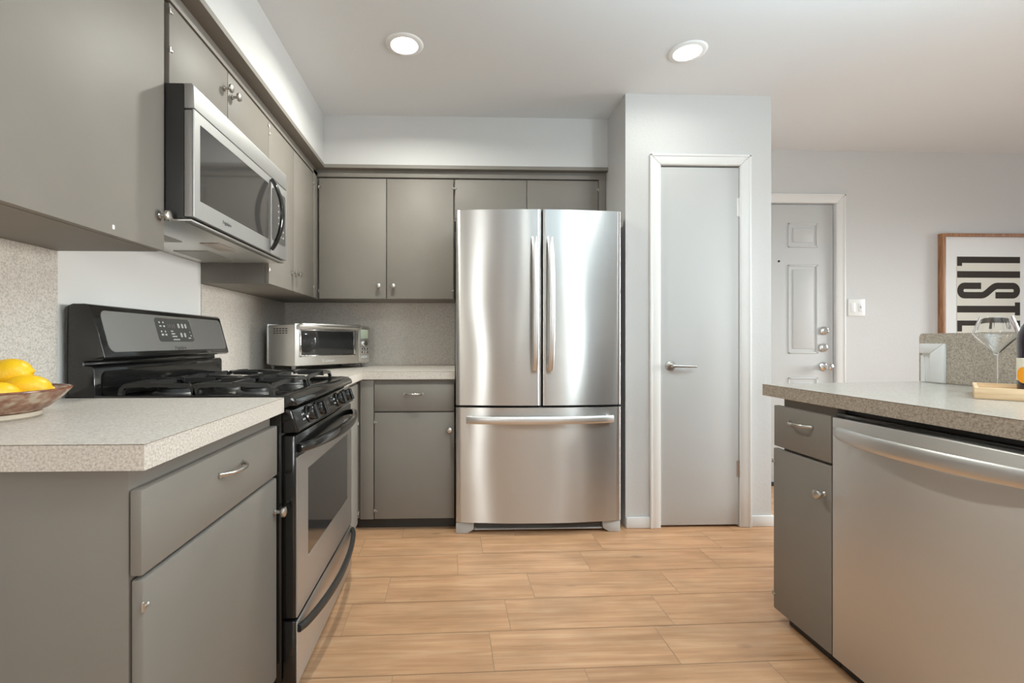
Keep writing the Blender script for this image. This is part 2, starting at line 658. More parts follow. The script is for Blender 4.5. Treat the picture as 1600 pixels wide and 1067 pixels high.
def pull(parent, c, along, n, length=0.10, proj=0.026, mat='nickel'):
    c, a, n = Vector(c), Vector(along).normalized(), Vector(n).normalized()
    path = []
    K = 14
    for i in range(K + 1):
        t = -1 + 2 * i / K
        path.append(c + a * (t * length / 2) + n * (proj * max(0.0, 1 - abs(t) ** 3.2) + 0.001))
    z = Vector((0, 0, 1))
    b = MB()
    b.sweep(path, 0.009, 0.006, z)
    for s in (-1, 1):
        b.cyl(c + a * (s * length / 2), c + a * (s * length / 2) + n * 0.004, 0.006, seg=12)
    return b.build('handle', M[mat], parent)


# ------------------------------------------------------------------ the setting
def build_floor():
    bm = bmesh.new()
    lay = bm.loops.layers.color.new('tile')
    PITCH, LEN, GAP, ROT = 0.2055, 0.608, 0.0024, 0.0222
    known = {0: 0.412 - 0.608, 1: 0.124, 2: 0.204, 3: 0.330, 4: 0.020, 5: 0.147}
    rnd = random.Random(3)
    faces = []
    x_lo, x_hi, y_lo, y_hi = -1.17, RX + 0.02, RY - 0.02, 3.36
    for r in range(-22, 14):
        ya = 1.477 + (r - 1) * PITCH
        yb = ya + PITCH
        off = known.get(r, rnd.random() * LEN)
        k0 = int((x_lo - off) / LEN) - 2
        k1 = int((x_hi - off) / LEN) + 2
        for k in range(k0, k1 + 1):
            xa = off + k * LEN + GAP / 2
            xb = off + (k + 1) * LEN - GAP / 2
            c, s = math.cos(ROT), math.sin(ROT)
            pts = [(xa, ya + GAP / 2), (xb, ya + GAP / 2), (xb, yb - GAP / 2), (xa, yb - GAP / 2)]
            vs = [bm.verts.new((x - (y - 1.8) * s * 0.5, y + x * s, 0.0)) for x, y in pts]
            f = bm.faces.new(vs)
            col = (rnd.random(), rnd.random(), rnd.random(), 1)
            for l in f.loops:
                l[lay] = col
            faces.append(f)
    for co, no in (((x_lo, 0, 0), (-1, 0, 0)), ((x_hi, 0, 0), (1, 0, 0)), ((0, y_lo, 0), (0, -1, 0)), ((0, y_hi, 0), (0, 1, 0))):
        bmesh.ops.bisect_plane(bm, geom=bm.verts[:] + bm.edges[:] + bm.faces[:], plane_co=co, plane_no=no, clear_outer=True)
    # slab below: grout bed
    g0 = [bm.verts.new((x, y, -0.0012)) for x, y in ((x_lo, y_lo), (x_hi, y_lo), (x_hi, y_hi), (x_lo, y_hi))]
    g1 = [bm.verts.new((x, y, -0.08)) for x, y in ((x_lo, y_lo), (x_hi, y_lo), (x_hi, y_hi), (x_lo, y_hi))]
    gf = [bm.faces.new(g0), bm.faces.new(g1[::-1])]
    for i in range(4):
        gf.append(bm.faces.new((g0[i], g1[i], g1[(i + 1) % 4], g0[(i + 1) % 4])))
    for f in gf:
        f.material_index = 1
    me = bpy.data.meshes.new('floor')
    bm.to_mesh(me)
    bm.free()
    me.materials.append(M['floor'])
    me.materials.append(M['grout'])
    o = bpy.data.objects.new('floor', me)
    COL.objects.link(o)
    struct(o)


build_floor()
XW, YB = -1.1564, 3.2255       # left wall, kitchen back wall
YP, YFAR = 2.596, 3.3271       # pantry front, far wall of the dining side
PX0, PX1 = 0.9604, 1.7961

struct(MB().box(XW - 0.12, RX + 0.12, RY - 0.12, YFAR + 0.12, CZ, CZ + 0.1).build('ceiling', M['ceil']))
struct(MB().box(XW - 0.1, XW, RY - 0.1, YB + 0.1, -0.08, CZ).build('wall_left', M['wall']))
struct(MB().box(XW, PX0, YB, YB + 0.1, -0.08, CZ).build('wall_back', M['wall']))
b = MB()     # pantry closet: front with door opening, two sides
b.box(PX0, 1.152, YP, YP + 0.10, 0, CZ)
b.box(1.611, PX1, YP, YP + 0.10, 0, CZ)
b.box(1.152, 1.611, YP, YP + 0.10, 2.036, CZ)
b.box(PX0, PX0 + 0.09, YP + 0.10, YFAR, 0, CZ)
b.box(PX1 - 0.09, PX1, YP + 0.10, YFAR, 0, CZ)
b.box(PX0 + 0.09, PX1 - 0.09, YFAR - 0.03, YFAR, 0, CZ)
struct(b.build('wall_pantry', M['wall']))
DX0, DX1, DZ1 = 1.962, 2.768, 2.044      # entry door leaf
b = MB()
b.box(PX1 - 0.2, DX0 - 0.012, YFAR, YFAR + 0.1, -0.08, CZ)
b.box(DX1 + 0.012, RX + 0.1, YFAR, YFAR + 0.1, -0.08, CZ)
b.box(DX0 - 0.012, DX1 + 0.012, YFAR, YFAR + 0.1, DZ1 + 0.01, CZ)
b.box(DX0 - 0.012, DX1 + 0.012, YFAR, YFAR + 0.1, -0.08, 0.0)
struct(b.build('wall_far', M['wall']))


def wall_with_hole(name, axis, c0, c1, a0, a1, h0, h1, z0, z1):
    b = MB()

    def bx(p, q, zz0, zz1):
        if axis == 'X':
            b.box(c0, c1, p, q, zz0, zz1)
        else:
            b.box(p, q, c0, c1, zz0, zz1)
    bx(a0, h0, -0.08, CZ)
    bx(h1, a1, -0.08, CZ)
    bx(h0, h1, -0.08, z0)
    bx(h0, h1, z1, CZ)
    return struct(b.build(name, M['wall']))


wall_with_hole('wall_right', 'X', RX, RX + 0.1, RY, YFAR, 1.2, 2.9, 0.8, 2.05)
b = MB()
RW = ((-0.85, -0.45), (2.45, 2.85))  # openings for the two added rear windows
b.box(XW, RW[0][0], RY - 0.1, RY, -0.08, CZ)
b.box(RW[0][1], RW[1][0], RY - 0.1, RY, -0.08, CZ)
b.box(RW[1][1], RX, RY - 0.1, RY, -0.08, CZ)
for p, q in RW:
    b.box(p, q, RY - 0.1, RY, -0.08, 0.65)
    b.box(p, q, RY - 0.1, RY, 2.05, CZ)
struct(b.build('wall_rear', M['wall']))


def window(name, axis, c, a0, a1, z0, z1):
    r = struct_root(name, (c, a0, z0) if axis == 'X' else (a0, c, z0))

    def bx(b, p, q, zz0, zz1, d0, d1):
        if axis == 'X':
            b.box(c + d0, c + d1, p, q, zz0, zz1, 0.003)
        else:
            b.box(p, q, c + d0, c + d1, zz0, zz1, 0.003)
    sgn = 1 if axis == 'X' else -1
    d = sorted((0.005 * sgn, 0.04 * sgn))
    b = MB()
    w = 0.05
    m = (a0 + a1) / 2
    bx(b, a0 + 0.002, a0 + w, z0 + 0.002, z1 - 0.002, *d)
    bx(b, a1 - w, a1 - 0.002, z0 + 0.002, z1 - 0.002, *d)
    bx(b, a0 + w, a1 - w, z0 + 0.002, z0 + w, *d)
    bx(b, a0 + w, a1 - w, z1 - w, z1 - 0.002, *d)
    bx(b, m - 0.02, m + 0.02, z0 + w, z1 - w, *d)
    b.build('window_frame', M['trim'], r)
    d = sorted((0.018 * sgn, 0.022 * sgn))
    b = MB()
    if axis == 'X':
        b.box(c + d[0], c + d[1], a0 + w, a1 - w, z0 + w, z1 - w)
    else:
        b.box(a0 + w, a1 - w, c + d[0], c + d[1], z0 + w, z1 - w)
    b.build('window_pane', M['pane'], r)


window('window_1', 'X', RX, 1.2, 2.9, 0.8, 2.05)
window('added_window_2', 'Y', RY, -0.85, -0.45, 0.65, 2.05)  # unseen window, made up for the left refrigerator streak
window('added_window_3', 'Y', RY, 2.45, 2.85, 0.65, 2.05)  # unseen window, made up for the right refrigerator streak

# soffit above the wall cabinets
SX, SY = -0.803, 2.898
b = MB()
b.prism([(XW, 0.2), (SX, 0.2), (SX, SY), (PX0, SY), (PX0, YB), (XW, YB)], 'Z', 2.131, CZ)
struct(b.build('wall_soffit', M['wall']))
# cornice strip along the soffit's lower edge, cove section
for nm, mk in (('trim_1', 0), ('trim_2', 1)):
    b = MB()
    if mk == 0:
        b.prism([(SX + 0.010, 2.1305), (SX + 0.010, 2.1095), (SX - 0.004, 2.1085), (-0.853, 2.1095), (-0.853, 2.0915), (-0.869, 2.0915), (-0.869, 2.1305)], 'Y', 0.2, SY + 0.02)
    else:
        b.prism([(SY - 0.010, 2.1305), (SY - 0.010, 2.1095), (SY + 0.004, 2.1085), (2.9302, 2.1095), (2.9302, 2.0915), (2.9462, 2.0915), (2.9462, 2.1305)], 'X', -0.86, PX0 - 0.001)
    struct(b.build(nm, M['cab']))

# laminate splashbacks on the walls
b = MB().box(XW, XW + 0.006, 0.778, 1.396, 0.882, 1.309)
struct(b.build('wall_splashback_left', M['lam']))
b = MB().box(XW, XW + 0.006, 2.169, YB - 0.0065, 0.882, 1.3085)
struct(b.build('wall_splashback_corner', M['lam']))
b = MB().box(XW, 0.004, YB - 0.006, YB, 0.882, 1.3085)
struct(b.build('wall_splashback_back', M['lam']))

# white painted panel on the wall behind the range
struct(MB().box(XW, XW + 0.003, 1.3975, 2.1675, 0.86, 1.4015).build('wall_panel_range', M['white']))

# baseboards
def baseboard(name, x0, x1, y0, y1, h=0.062):
    struct(MB().box(x0, x1, y0, y1, 0.0005, h, 0.004).build(name, M['trim']))


baseboard('baseboard_pantry_left', PX0 + 0.001, 1.106, YP - 0.013, YP)
baseboard('baseboard_pantry_right', 1.676, PX1 + 0.012, YP - 0.013, YP)
baseboard('baseboard_pantry_side', PX1, PX1 + 0.012, YP + 0.001, YFAR - 0.001)
baseboard('baseboard_far', 2.85, RX - 0.001, YFAR - 0.013, YFAR - 0.001, 0.085)


def casing(parent, x0, x1, zt, w, y, th=0.018, name='door_frame'):
    """mitred casing around an opening x0..x1 up to zt; front face at y-th"""
    b = MB()
    b.prism([(x0 - w, 0.0005), (x0, 0.0005), (x0, zt), (x0 - w, zt + w)], 'Y', y - th, y, 0.004)
    b.prism([(x1 + w, 0.0005), (x1 + w, zt + w), (x1, zt), (x1, 0.0005)], 'Y', y - th, y, 0.004)
    b.prism([(x0 - w, zt + w), (x0, zt), (x1, zt), (x1 + w, zt + w)], 'Y', y - th, y, 0.004)
    # back band ridge on the outer edge
    b.box(x0 - w, x0 - w + 0.012, y - th - 0.004, y - th + 0.002, 0.001, zt + w - 0.001, 0.002)
    b.box(x1 + w - 0.012, x1 + w, y - th - 0.004, y - th + 0.002, 0.001, zt + w - 0.001, 0.002)
    b.box(x0 - w, x1 + w, y - th - 0.004, y - th + 0.002, zt + w - 0.012, zt + w, 0.002)
    # jamb inside the opening
    b.box(x0 - 0.001, x0 + 0.003, y - th + 0.004, y + 0.09, 0.001, zt, 0)
    b.box(x1 - 0.003, x1 + 0.001, y - th + 0.004, y + 0.09, 0.001, zt, 0)
    b.box(x0, x1, y - th + 0.004, y + 0.09, zt - 0.002, zt + 0.001, 0)
    return b.build(name, M['trim'], parent)


# pantry door
d1 = struct_root('door_1', (1.382, YP, 0), 'narrow plain white slab door beside the steel refrigerator', 'door')
casing(d1, 1.152, 1.611, 2.036, 0.058, YP)
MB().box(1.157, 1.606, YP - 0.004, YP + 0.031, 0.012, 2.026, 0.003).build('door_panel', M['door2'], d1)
MB().box(1.156, 1.607, YP + 0.033, YP + 0.05, 0.004, 2.033).build('door_stop', M['trim'], d1)
b = MB()
b.lathe([(0, 0), (0.028, 0), (0.029, 0.004), (0.027, 0.008), (0.012, 0.011), (0.0105, 0.04), (0, 0.04)], (1.214, YP - 0.004, 0.910), (0, -1, 0), 28)
b.sweep([(1.208, YP - 0.046, 0.909), (1.24, YP - 0.047, 0.908), (1.30, YP - 0.046, 0.906), (1.343, YP - 0.043, 0.905)], [0.017, 0.014, 0.012, 0.011], 0.012, (0, 0, 1))
b.build('door_handle', M['nickel'], d1)
for z0, z1, mt in ((1.749, 1.856, 'trim'), (0.28, 0.374, 'nickel')):
    b = MB()
    zc = (z0 + z1) / 2
    b.cyl((1.611, YP - 0.0075, z0), (1.611, YP - 0.0075, z1), 0.0062, seg=14)
    for k in (1, 2):
        zz = z0 + (z1 - z0) * k / 3
        b.cyl((1.611, YP - 0.0075, zz - 0.001), (1.611, YP - 0.0075, zz + 0.001), 0.0068, seg=14)
    b.box(1.594, 1.611, YP - 0.0065, YP - 0.0035, z0 + 0.002, z1 - 0.002)
    b.ell((1.611, YP - 0.0075, z1 + 0.003), 0.004, 0.004, 0.004, 10, 6)
    h = b.build('hinge', M[mt], d1)
    h['label'] = 'white painted hinge' if mt == 'trim' else 'bare nickel hinge'

# entry door
d2 = struct_root('door_2', (2.365, YFAR, 0), 'white panelled front door with two deadbolts and a round knob', 'door')
casing(d2, DX0 - 0.010, DX1 + 0.012, DZ1 + 0.008, 0.062, YFAR)
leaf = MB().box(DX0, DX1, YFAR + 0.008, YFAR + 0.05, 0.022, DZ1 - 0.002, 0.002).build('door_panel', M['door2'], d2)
for x0, x1 in ((2.078, 2.300), (2.432, 2.654)):
    for z0, z1 in ((1.730, 1.908), (0.955, 1.605), (0.20, 0.782)):
        b = MB()
        yf = YFAR + 0.008
        # raised moulding ring and raised field
        for q in ((x0, x1, z0, z0 + 0.013), (x0, x1, z1 - 0.013, z1)):
            b.box(q[0], q[1], yf - 0.005, yf + 0.002, q[2], q[3], 0.0035)
        for q in ((x0, x0 + 0.013), (x1 - 0.013, x1)):
            b.box(q[0], q[1], yf - 0.005, yf + 0.002, z0, z1, 0.0035)
        b.box(x0 + 0.036, x1 - 0.036, yf - 0.005, yf + 0.002, z0 + 0.036, z1 - 0.036, 0.0045)
        b.build('raised_panel', M['door2'], leaf)
for x, z in ((2.702, 1.123), (2.695, 1.0)):
    b = MB().lathe([(0, 0), (0.030, 0), (0.031, 0.006), (0.026, 0.014), (0.019, 0.018), (0.017, 0.018), (0.016, 0.015), (0, 0.015)], (x, YFAR + 0.008, z), (0, -1, 0), 28)
    if z > 1.1:
        b.sweep([(x - 0.013, YFAR - 0.014, z), (x + 0.013, YFAR - 0.014, z + 0.004)], 0.009, 0.012, (0, 0, 1))
    b.build('deadbolt', M['chrome'], d2)
MB().lathe([(0, 0), (0.031, 0), (0.032, 0.005), (0.024, 0.011), (0.0115, 0.016), (0.0105, 0.032), (0.017, 0.040), (0.0255, 0.050), (0.0265, 0.060), (0.022, 0.068), (0.012, 0.071), (0.010, 0.069), (0, 0.069)], (2.697, YFAR + 0.008, 0.862), (0, -1, 0), 28).build('door_knob', M['chrome'], d2)
MB().lathe([(0, 0), (0.008, 0), (0.008, 0.002), (0.005, 0.003), (0, 0.002)], (2.364, YFAR + 0.008, 1.629), (0, -1, 0), 16).build('peephole', M['dark'], d2)
MB().box(DX0 + 0.002, DX1 - 0.002, YFAR - 0.02, YFAR + 0.06, 0.0005, 0.02, 0.004).build('threshold', M['blackmat'], d2)

# peninsula half wall with laminate splash and the white casing piece at its end
PWX = 1.93
b = MB()
b.box(PWX + 0.004, PWX + 0.12, 0.45, 1.876, 0, 1.070, 0.002)
struct(b.build('wall_peninsula', M['wall']))
b = MB()
b.prism([(0.45, 0.882), (1.878, 0.882), (1.878, 1.066), (1.874, 1.074), (1.866, 1.0785), (0.45, 1.0785)], 'X', PWX - 0.004, PWX + 0.0035)
b.box(PWX + 0.0036, PWX + 0.13, 0.45, 1.878, 1.0705, 1.0785)
struct(b.build('wall_splashback_peninsula', M['lam2']))
b = MB()
yo, yi, yr = 1.8645, 1.823, 1.770
t0, t1 = PWX - 0.018, PWX - 0.0045
b.prism([(yo, 1.037), (yr, 1.037), (yi, 0.998), (yo, 0.998)], 'X', t0, t1, 0.0015)
b.prism([(yr, 1.0365), (yr, 0.882), (yi, 0.882), (yi, 0.9975)], 'X', t0 + 0.0004, t1, 0.0015)
b.box(PWX - 0.0062, t1, yi, yo - 0.001, 0.882, 0.998)
b.box(PWX - 0.0120, t1, 1.852, yo, 0.882, 0.990)
struct(b.build('trim_3', M['trim']), 'white mitred trim corner at the end of the peninsula splash panel', 'trim')


# ------------------------------------------------------------------ recessed downlights
def downlight(i, x, y):
    labels = ['recessed round ceiling downlight above the range side',
              'recessed round ceiling downlight nearer the white pantry door']
    lab = labels[i] if i < 2 else 'added fill downlight beyond the edge of the view'  # lamps out of view are added to even out the brightness
    t = thing('ceiling_downlight', lab, 'ceiling light', (x, y, CZ), 0, 'recessed downlights')
    MB().lathe([(0.060, -0.004), (0.064, -0.007), (0.080, -0.006), (0.088, -0.002), (0.089, -0.0004), (0.060, -0.0004)], (x, y, CZ), (0, 0, 1), 40, closed=True).build('trim_ring', M['ring'], t)
    MB().lathe([(0, -0.011), (0.045, -0.0105), (0.057, -0.0085), (0.0595, -0.005), (0.0595, -0.0006), (0, -0.0006)], (x, y, CZ), (0, 0, 1), 36).build('lens', M['lens'], t)
    l = area_light('downlight_lamp', (0, 0, -0.016), (0, 0, 0), 0.115, 0.115, (14.5, 1.7, 3.4, 5.0, 2.4, 2.4, 12.0, 9.5)[i], ((0.96, 0.98, 0.90) if x < 2 else (0.80, 1.0, 1.10)), 'DISK', math.radians(162))
    l.parent = t


for i, (x, y) in enumerate(LAMP_SPOTS):
    downlight(i, x, y)


# ------------------------------------------------------------------ cabinets
LX = -0.52      # face of the left base doors


def cab_body(parent, boxes):
    b = MB()
    for q in boxes:
        b.box(*q)
    return b.build('body', M['cab'], parent)


# near left base cabinet
t = thing('base_cabinet', 'grey base cabinet left of the range with one drawer over one door', 'cabinet', (-0.84, 1.10, 0))
cab_body(t, [(XW + 0.002, LX - 0.024, 0.80, 1.4005, 0.09, 0.8345, 0.002), (XW + 0.002, LX - 0.09, 0.80, 1.4005, 0.001, 0.09)])
dr = MB().box(LX - 0.02, LX, 0.796, 1.394, 0.655, 0.799, 0.0035).build('drawer', M['cab'], t)
pull(dr, (LX, 1.11, 0.750), (0, 1, 0), (1, 0, 0), 0.115)
do = MB().box(LX - 0.02, LX, 0.799, 1.390, 0.060, 0.6475, 0.0045).build('door', M['cab'], t)
knob(do, (LX, 1.372, 0.553), (1, 0, 0))
hinge(do, (LX - 0.002, 0.797, 0.603), (1, 0, 0), (0, 1, 0))
hinge(do, (LX - 0.002, 0.797, 0.14), (1, 0, 0), (0, 1, 0))

# far left corner base cabinet
t = thing('base_cabinet', 'narrow grey base cabinet in the corner between range and back run', 'cabinet', (-0.84, 2.4, 0))
cab_body(t, [(XW + 0.002, LX - 0.021, 2.170, 2.619, 0.09, 0.8345), (XW + 0.002, LX - 0.07, 2.170, 2.619, 0.001, 0.09)])
dr = MB().box(LX - 0.02, LX - 0.001, 2.178, 2.545, 0.655, 0.815, 0.003).build('drawer', M['cab'], t)
do = MB().box(LX - 0.02, LX - 0.001, 2.178, 2.545, 0.060, 0.648, 0.003).build('door', M['cab'], t)
hinge(do, (LX - 0.002, 2.547, 0.60), (1, 0, 0), (0, -1, 0))
hinge(do, (LX - 0.002, 2.547, 0.115), (1, 0, 0), (0, -1, 0))
MB().box(LX - 0.09, LX - 0.071, 2.172, 2.617, 0.001, 0.088).build('toe_kick', M['cabdark'], t)

# back base cabinet
BY = 2.60
t = thing('base_cabinet', 'grey base cabinet left of the refrigerator with drawer pull and knobbed door', 'cabinet', (-0.26, 2.9, 0))
cab_body(t, [(LX - 0.019, 0.002, BY + 0.0205, YB - 0.002, 0.062, 0.8345)])
MB().box(LX + 0.0005, -0.4455, BY + 0.003, BY + 0.0205, 0.062, 0.834, 0.001).build('stile', M['cab'], t)
MB().box(LX - 0.018, 0.002, BY + 0.045, BY + 0.06, 0.001, 0.0615).build('toe_kick', M['cabdark'], t)
dr = MB().box(-0.4415, 0.000, BY, BY + 0.02, 0.659, 0.8095, 0.003).build('drawer', M['cab'], t)
pull(dr, (-0.224, BY, 0.755), (1, 0, 0), (0, -1, 0), 0.098, 0.026)
do = MB().box(-0.4405, 0.001, BY, BY + 0.02, 0.064, 0.651, 0.003).build('door', M['cab'], t)
knob(do, (-0.026, BY, 0.557), (0, -1, 0))
hinge(do, (-0.441, BY + 0.002, 0.598), (0, -1, 0), (1, 0, 0))
hinge(do, (-0.441, BY + 0.002, 0.110), (0, -1, 0), (1, 0, 0))

# wall cabinets: X face on the left run, Y face on the back run
UX = -0.8475
UY = 2.9247
UZ0, UZ1 = 1.3095, 2.056
t = thing('wall_cabinet', 'large grey wall cabinet over the lemon bowl, single wide door', 'cabinet', (-1.0, 1.0, UZ0))
cab_body(t, [(XW + 0.002, UX - 0.0205, 0.60, 1.3985, UZ0, 2.0905)])
do = MB().box(UX - 0.02, UX, 0.63, 1.3965, UZ0 + 0.001, UZ1, 0.002).build('door', M['cab'], t)
knob(do, (UX, 1.372, 1.408), (1, 0, 0), r=0.0165)
MB().plate((UX + 0.0001, 1.192, 1.331), (0, 1, 0), (0, 0, 1), 0.008, 0.011, 0.002, 0.0004).build('paint_chip', M['white'], do)

t = thing('wall_cabinet', 'short grey wall cabinet right above the microwave with two knobbed doors', 'cabinet', (-1.0, 1.78, 1.81))
cab_body(t, [(XW + 0.002, UX - 0.0205, 1.4005, 2.1655, 1.812, 2.0905)])
for y0, y1, ky, hy in ((1.421, 1.7795, 1.752, 1.4185), (1.7825, 2.168, 1.815, None)):
    do = MB().box(UX - 0.02, UX, y0, y1, 1.815, UZ1, 0.002).build('door', M['cab'], t)
    knob(do, (UX, ky, 1.978), (1, 0, 0))
    if hy:
        for z in (2.03, 1.915):
            hinge(do, (UX - 0.002, hy + 0.002, z), (1, 0, 0), (0, 1, 0))
    else:
        hinge(do, (UX - 0.002, 2.1665, 2.03), (1, 0, 0), (0, -1, 0))

t = thing('wall_cabinet', 'tall grey wall cabinet in the left corner past the microwave, two knobs together', 'cabinet', (-1.0, 2.5, UZ0))
cab_body(t, [(XW + 0.002, UX - 0.0205, 2.1675, YB - 0.003, UZ0, 2.0905)])
for y0, y1, ky, hy in ((2.1695, 2.4995, 2.470, 2.170), (2.5025, 2.850, 2.532, 2.852)):
    do = MB().box(UX - 0.02, UX, y0, y1, UZ0 + 0.001, UZ1, 0.002).build('door', M['cab'], t)
    knob(do, (UX, ky, 1.402), (1, 0, 0), r=0.0145)
    for z in (2.0, 1.375):
        hinge(do, (UX - 0.002, hy, z), (1, 0, 0), (0, 1 if ky > hy else -1, 0))
MB().box(UX - 0.02, UX, 2.853, UY - 0.0005, UZ0 + 0.001, 2.0905, 0.001).build('stile', M['cab'], t)

t = thing('wall_cabinet', 'grey double door wall cabinet above the toaster oven on the back wall', 'cabinet', (-0.42, 3.05, UZ0))
cab_body(t, [(UX - 0.019, 0.001, UY + 0.0205, YB - 0.003, UZ0, 2.0905)])
for x0, x1, kx, hx in ((-0.8365, -0.4235, -0.468, -0.838), (-0.4185, -0.0055, -0.377, -0.0045)):
    do = MB().box(x0, x1, UY, UY + 0.02, UZ0 + 0.001, UZ1, 0.002).build('door', M['cab'], t)
    knob(do, (kx, UY, 1.387), (0, -1, 0), r=0.0145)
    for z in (2.0, 1.36):
        hinge(do, (hx, UY + 0.002, z), (0, -1, 0), (1 if kx > hx else -1, 0, 0))

t = thing('wall_cabinet', 'short grey wall cabinet over the refrigerator, its two doors half hidden', 'cabinet', (0.47, 3.05, 1.81))
cab_body(t, [(0.0025, PX0 - 0.002, UY + 0.0205, YB - 0.003, 1.80, 2.0905)])
for x0, x1, hx in ((0.0055, 0.4535, 0.0045), (0.4575, 0.908, 0.909)):
    do = MB().box(x0, x1, UY, UY + 0.02, 1.815, UZ1, 0.002).build('door', M['cab'], t)
    hinge(do, (hx, UY + 0.002, 2.0), (0, -1, 0), (1 if hx < 0.4 else -1, 0, 0))
MB().box(0.9115, PX0 - 0.003, UY + 0.001, UY + 0.0205, 1.80, 2.0905, 0.001).build('stile', M['cab'], t)
# rail strips above the doors
b = MB()
b.box(UX - 0.02, UX, 0.60, UY - 0.001, 2.0655, 2.0905, 0.001)
struct(b.build('trim_4', M['cab']))
b = MB()
b.box(UX + 0.001, PX0 - 0.002, UY, UY + 0.02, 2.0655, 2.0905, 0.001)
struct(b.build('trim_5', M['cab']))

# ------------------------------------------------------------------ countertops
CT, CB = 0.8802, 0.8364
CX = -0.5042


def tag(o, label, cat, group=None):
    o['label'] = label
    o['category'] = cat
    if group:
        o['group'] = group
    return o


def counter(pts, z0, z1, mat, top, seam, label):
    """laminate slab: edge band below, top sheet above, dark seam line along the visible edges"""
    o = MB().prism(pts, 'Z', z0, z1 - 0.0012, 0.0).build('countertop', M[mat])
    c = MB().prism(pts, 'Z', z1 - 0.0012, z1, 0.0).build('top_sheet', M[top])
    ORIG[o.name] = (Vector((0, 0, 0)), 0.0)
    c.parent = o
    b = MB()
    b.sweep([(x, y, z1 - 0.0012) for x, y in seam], 0.0009, 0.0009, (0, 0, 1), False)
    b.build('edge_seam', M['seam'], o)
    return tag(o, label, 'countertop')


counter([(XW + 0.001, 0.778), (CX, 0.778), (CX, 1.4045), (XW + 0.001, 1.4045)], CB, CT, 'lam', 'lam', [(XW + 0.01, 0.778), (CX, 0.778), (CX, 1.4045)], 'speckled beige countertop under the bowl of lemons')
counter([(XW + 0.001, 2.1685), (CX, 2.1685), (CX, 2.5919), (0.0035, 2.5919), (0.0035, YB - 0.001), (XW + 0.001, YB - 0.001)], CB, CT, 'lam', 'lam', [(CX, 2.1685), (CX, 2.5919), (0.003, 2.5919)],
        'speckled beige corner countertop carrying the toaster oven')
counter([(1.2025, 0.80), (1.925, 0.80), (1.925, 1.874), (1.2025, 1.7885)], CB, CT, 'lam2', 'pentop', [(1.2025, 0.80), (1.2025, 1.7885), (1.925, 1.874)], 'speckled peninsula countertop with the wine glass and wooden tray')

# ------------------------------------------------------------------ refrigerator
FX0, FX1 = 0.0085, 0.914
FC = (FX0 + FX1) / 2
HW = (FX1 - FX0) / 2


def fy(x):
    return 2.539 - 0.034 * (1 - ((x - FC) / HW) ** 2)


t = thing('refrigerator', 'stainless steel french door refrigerator with bottom freezer drawer', 'refrigerator', (FC, 2.85, 0))
MB().box(FX0 + 0.006, FX1 - 0.006, 2.612, 3.205, 0.03, 1.735, 0.004).build('body', M['fridgeside'], t)


def bow_panel(x0, x1, z0, z1, back, n=18):
    pts = [(x0 + (x1 - x0) * i / n, fy(x0 + (x1 - x0) * i / n)) for i in range(n + 1)]
    r = 0.006
    # soften the two front edges
    pts[0] = (x0, pts[0][1] + r)
    pts.insert(1, (x0 + 0.0018, fy(x0) + 0.0018))
    pts.insert(2, (x0 + r, fy(x0 + r)))
    pts[-1] = (x1, pts[-1][1] + r)
    pts.insert(-1, (x1 - r, fy(x1 - r)))
    pts.insert(-1, (x1 - 0.0018, fy(x1) + 0.0018))
    pts += [(x1, back), (x0, back)]
    return MB().prism(pts, 'Z', z0, z1)


def bow_handle(parent, p0, p1, nvec, proj, w, h, side, mat, name='handle', K=22, foot=True, pw=2.0):
    p0, p1, nv = Vector(p0), Vector(p1), Vector(nvec).normalized()
    path = []
    for i in range(K + 1):
        s = i / K
        q = 4 * s * (1 - s)
        path.append(p0.lerp(p1, s) + nv * (0.018 + (proj - 0.018) * max(0.0, q) ** (1.3 / pw)))
    b = MB()
    b.sweep(path, w, h, side)
    if foot:
        d = (p1 - p0).normalized()
        for p, s in ((p0, 1), (p1, -1)):
            a = p + d * (s * 0.018)
            b.sweep([a + nv * 0.0015, a + nv * 0.024], w * 0.9, 0.03, side)
    return b.build(name, M[mat], parent)


ld = bow_panel(FX0, 0.4690, 0.7005, 1.757, 2.606).build('door', M['fridge'], t)
rd = bow_panel(0.4755, FX1, 0.7005, 1.757, 2.606).build('door', M['fridge'], t)
fd = bow_panel(FX0, FX1, 0.066, 0.688, 2.606, 30).build('freezer_drawer', M['fridge'], t)
MB().box(0.4692, 0.4753, 2.53, 2.604, 0.705, 1.752).build('door_gasket', M['dark'], t)
MB().box(FX0 + 0.01, FX1 - 0.01, 2.55, 2.604, 0.689, 0.6995).build('drawer_gasket', M['dark'], t)
for d, x in ((ld, 0.430), (rd, 0.514)):
    bow_handle(d, (x, fy(x), 0.893), (x, fy(x), 1.602), (0, -1, 0), 0.058, 0.034, 0.016, (1, 0, 0), 'handlesteel')
bow_handle(fd, (0.066, fy(0.066), 0.624), (0.862, fy(0.862), 0.627), (0, -1, 0), 0.062, 0.041, 0.016, (0, 0, 1), 'handlesteel')
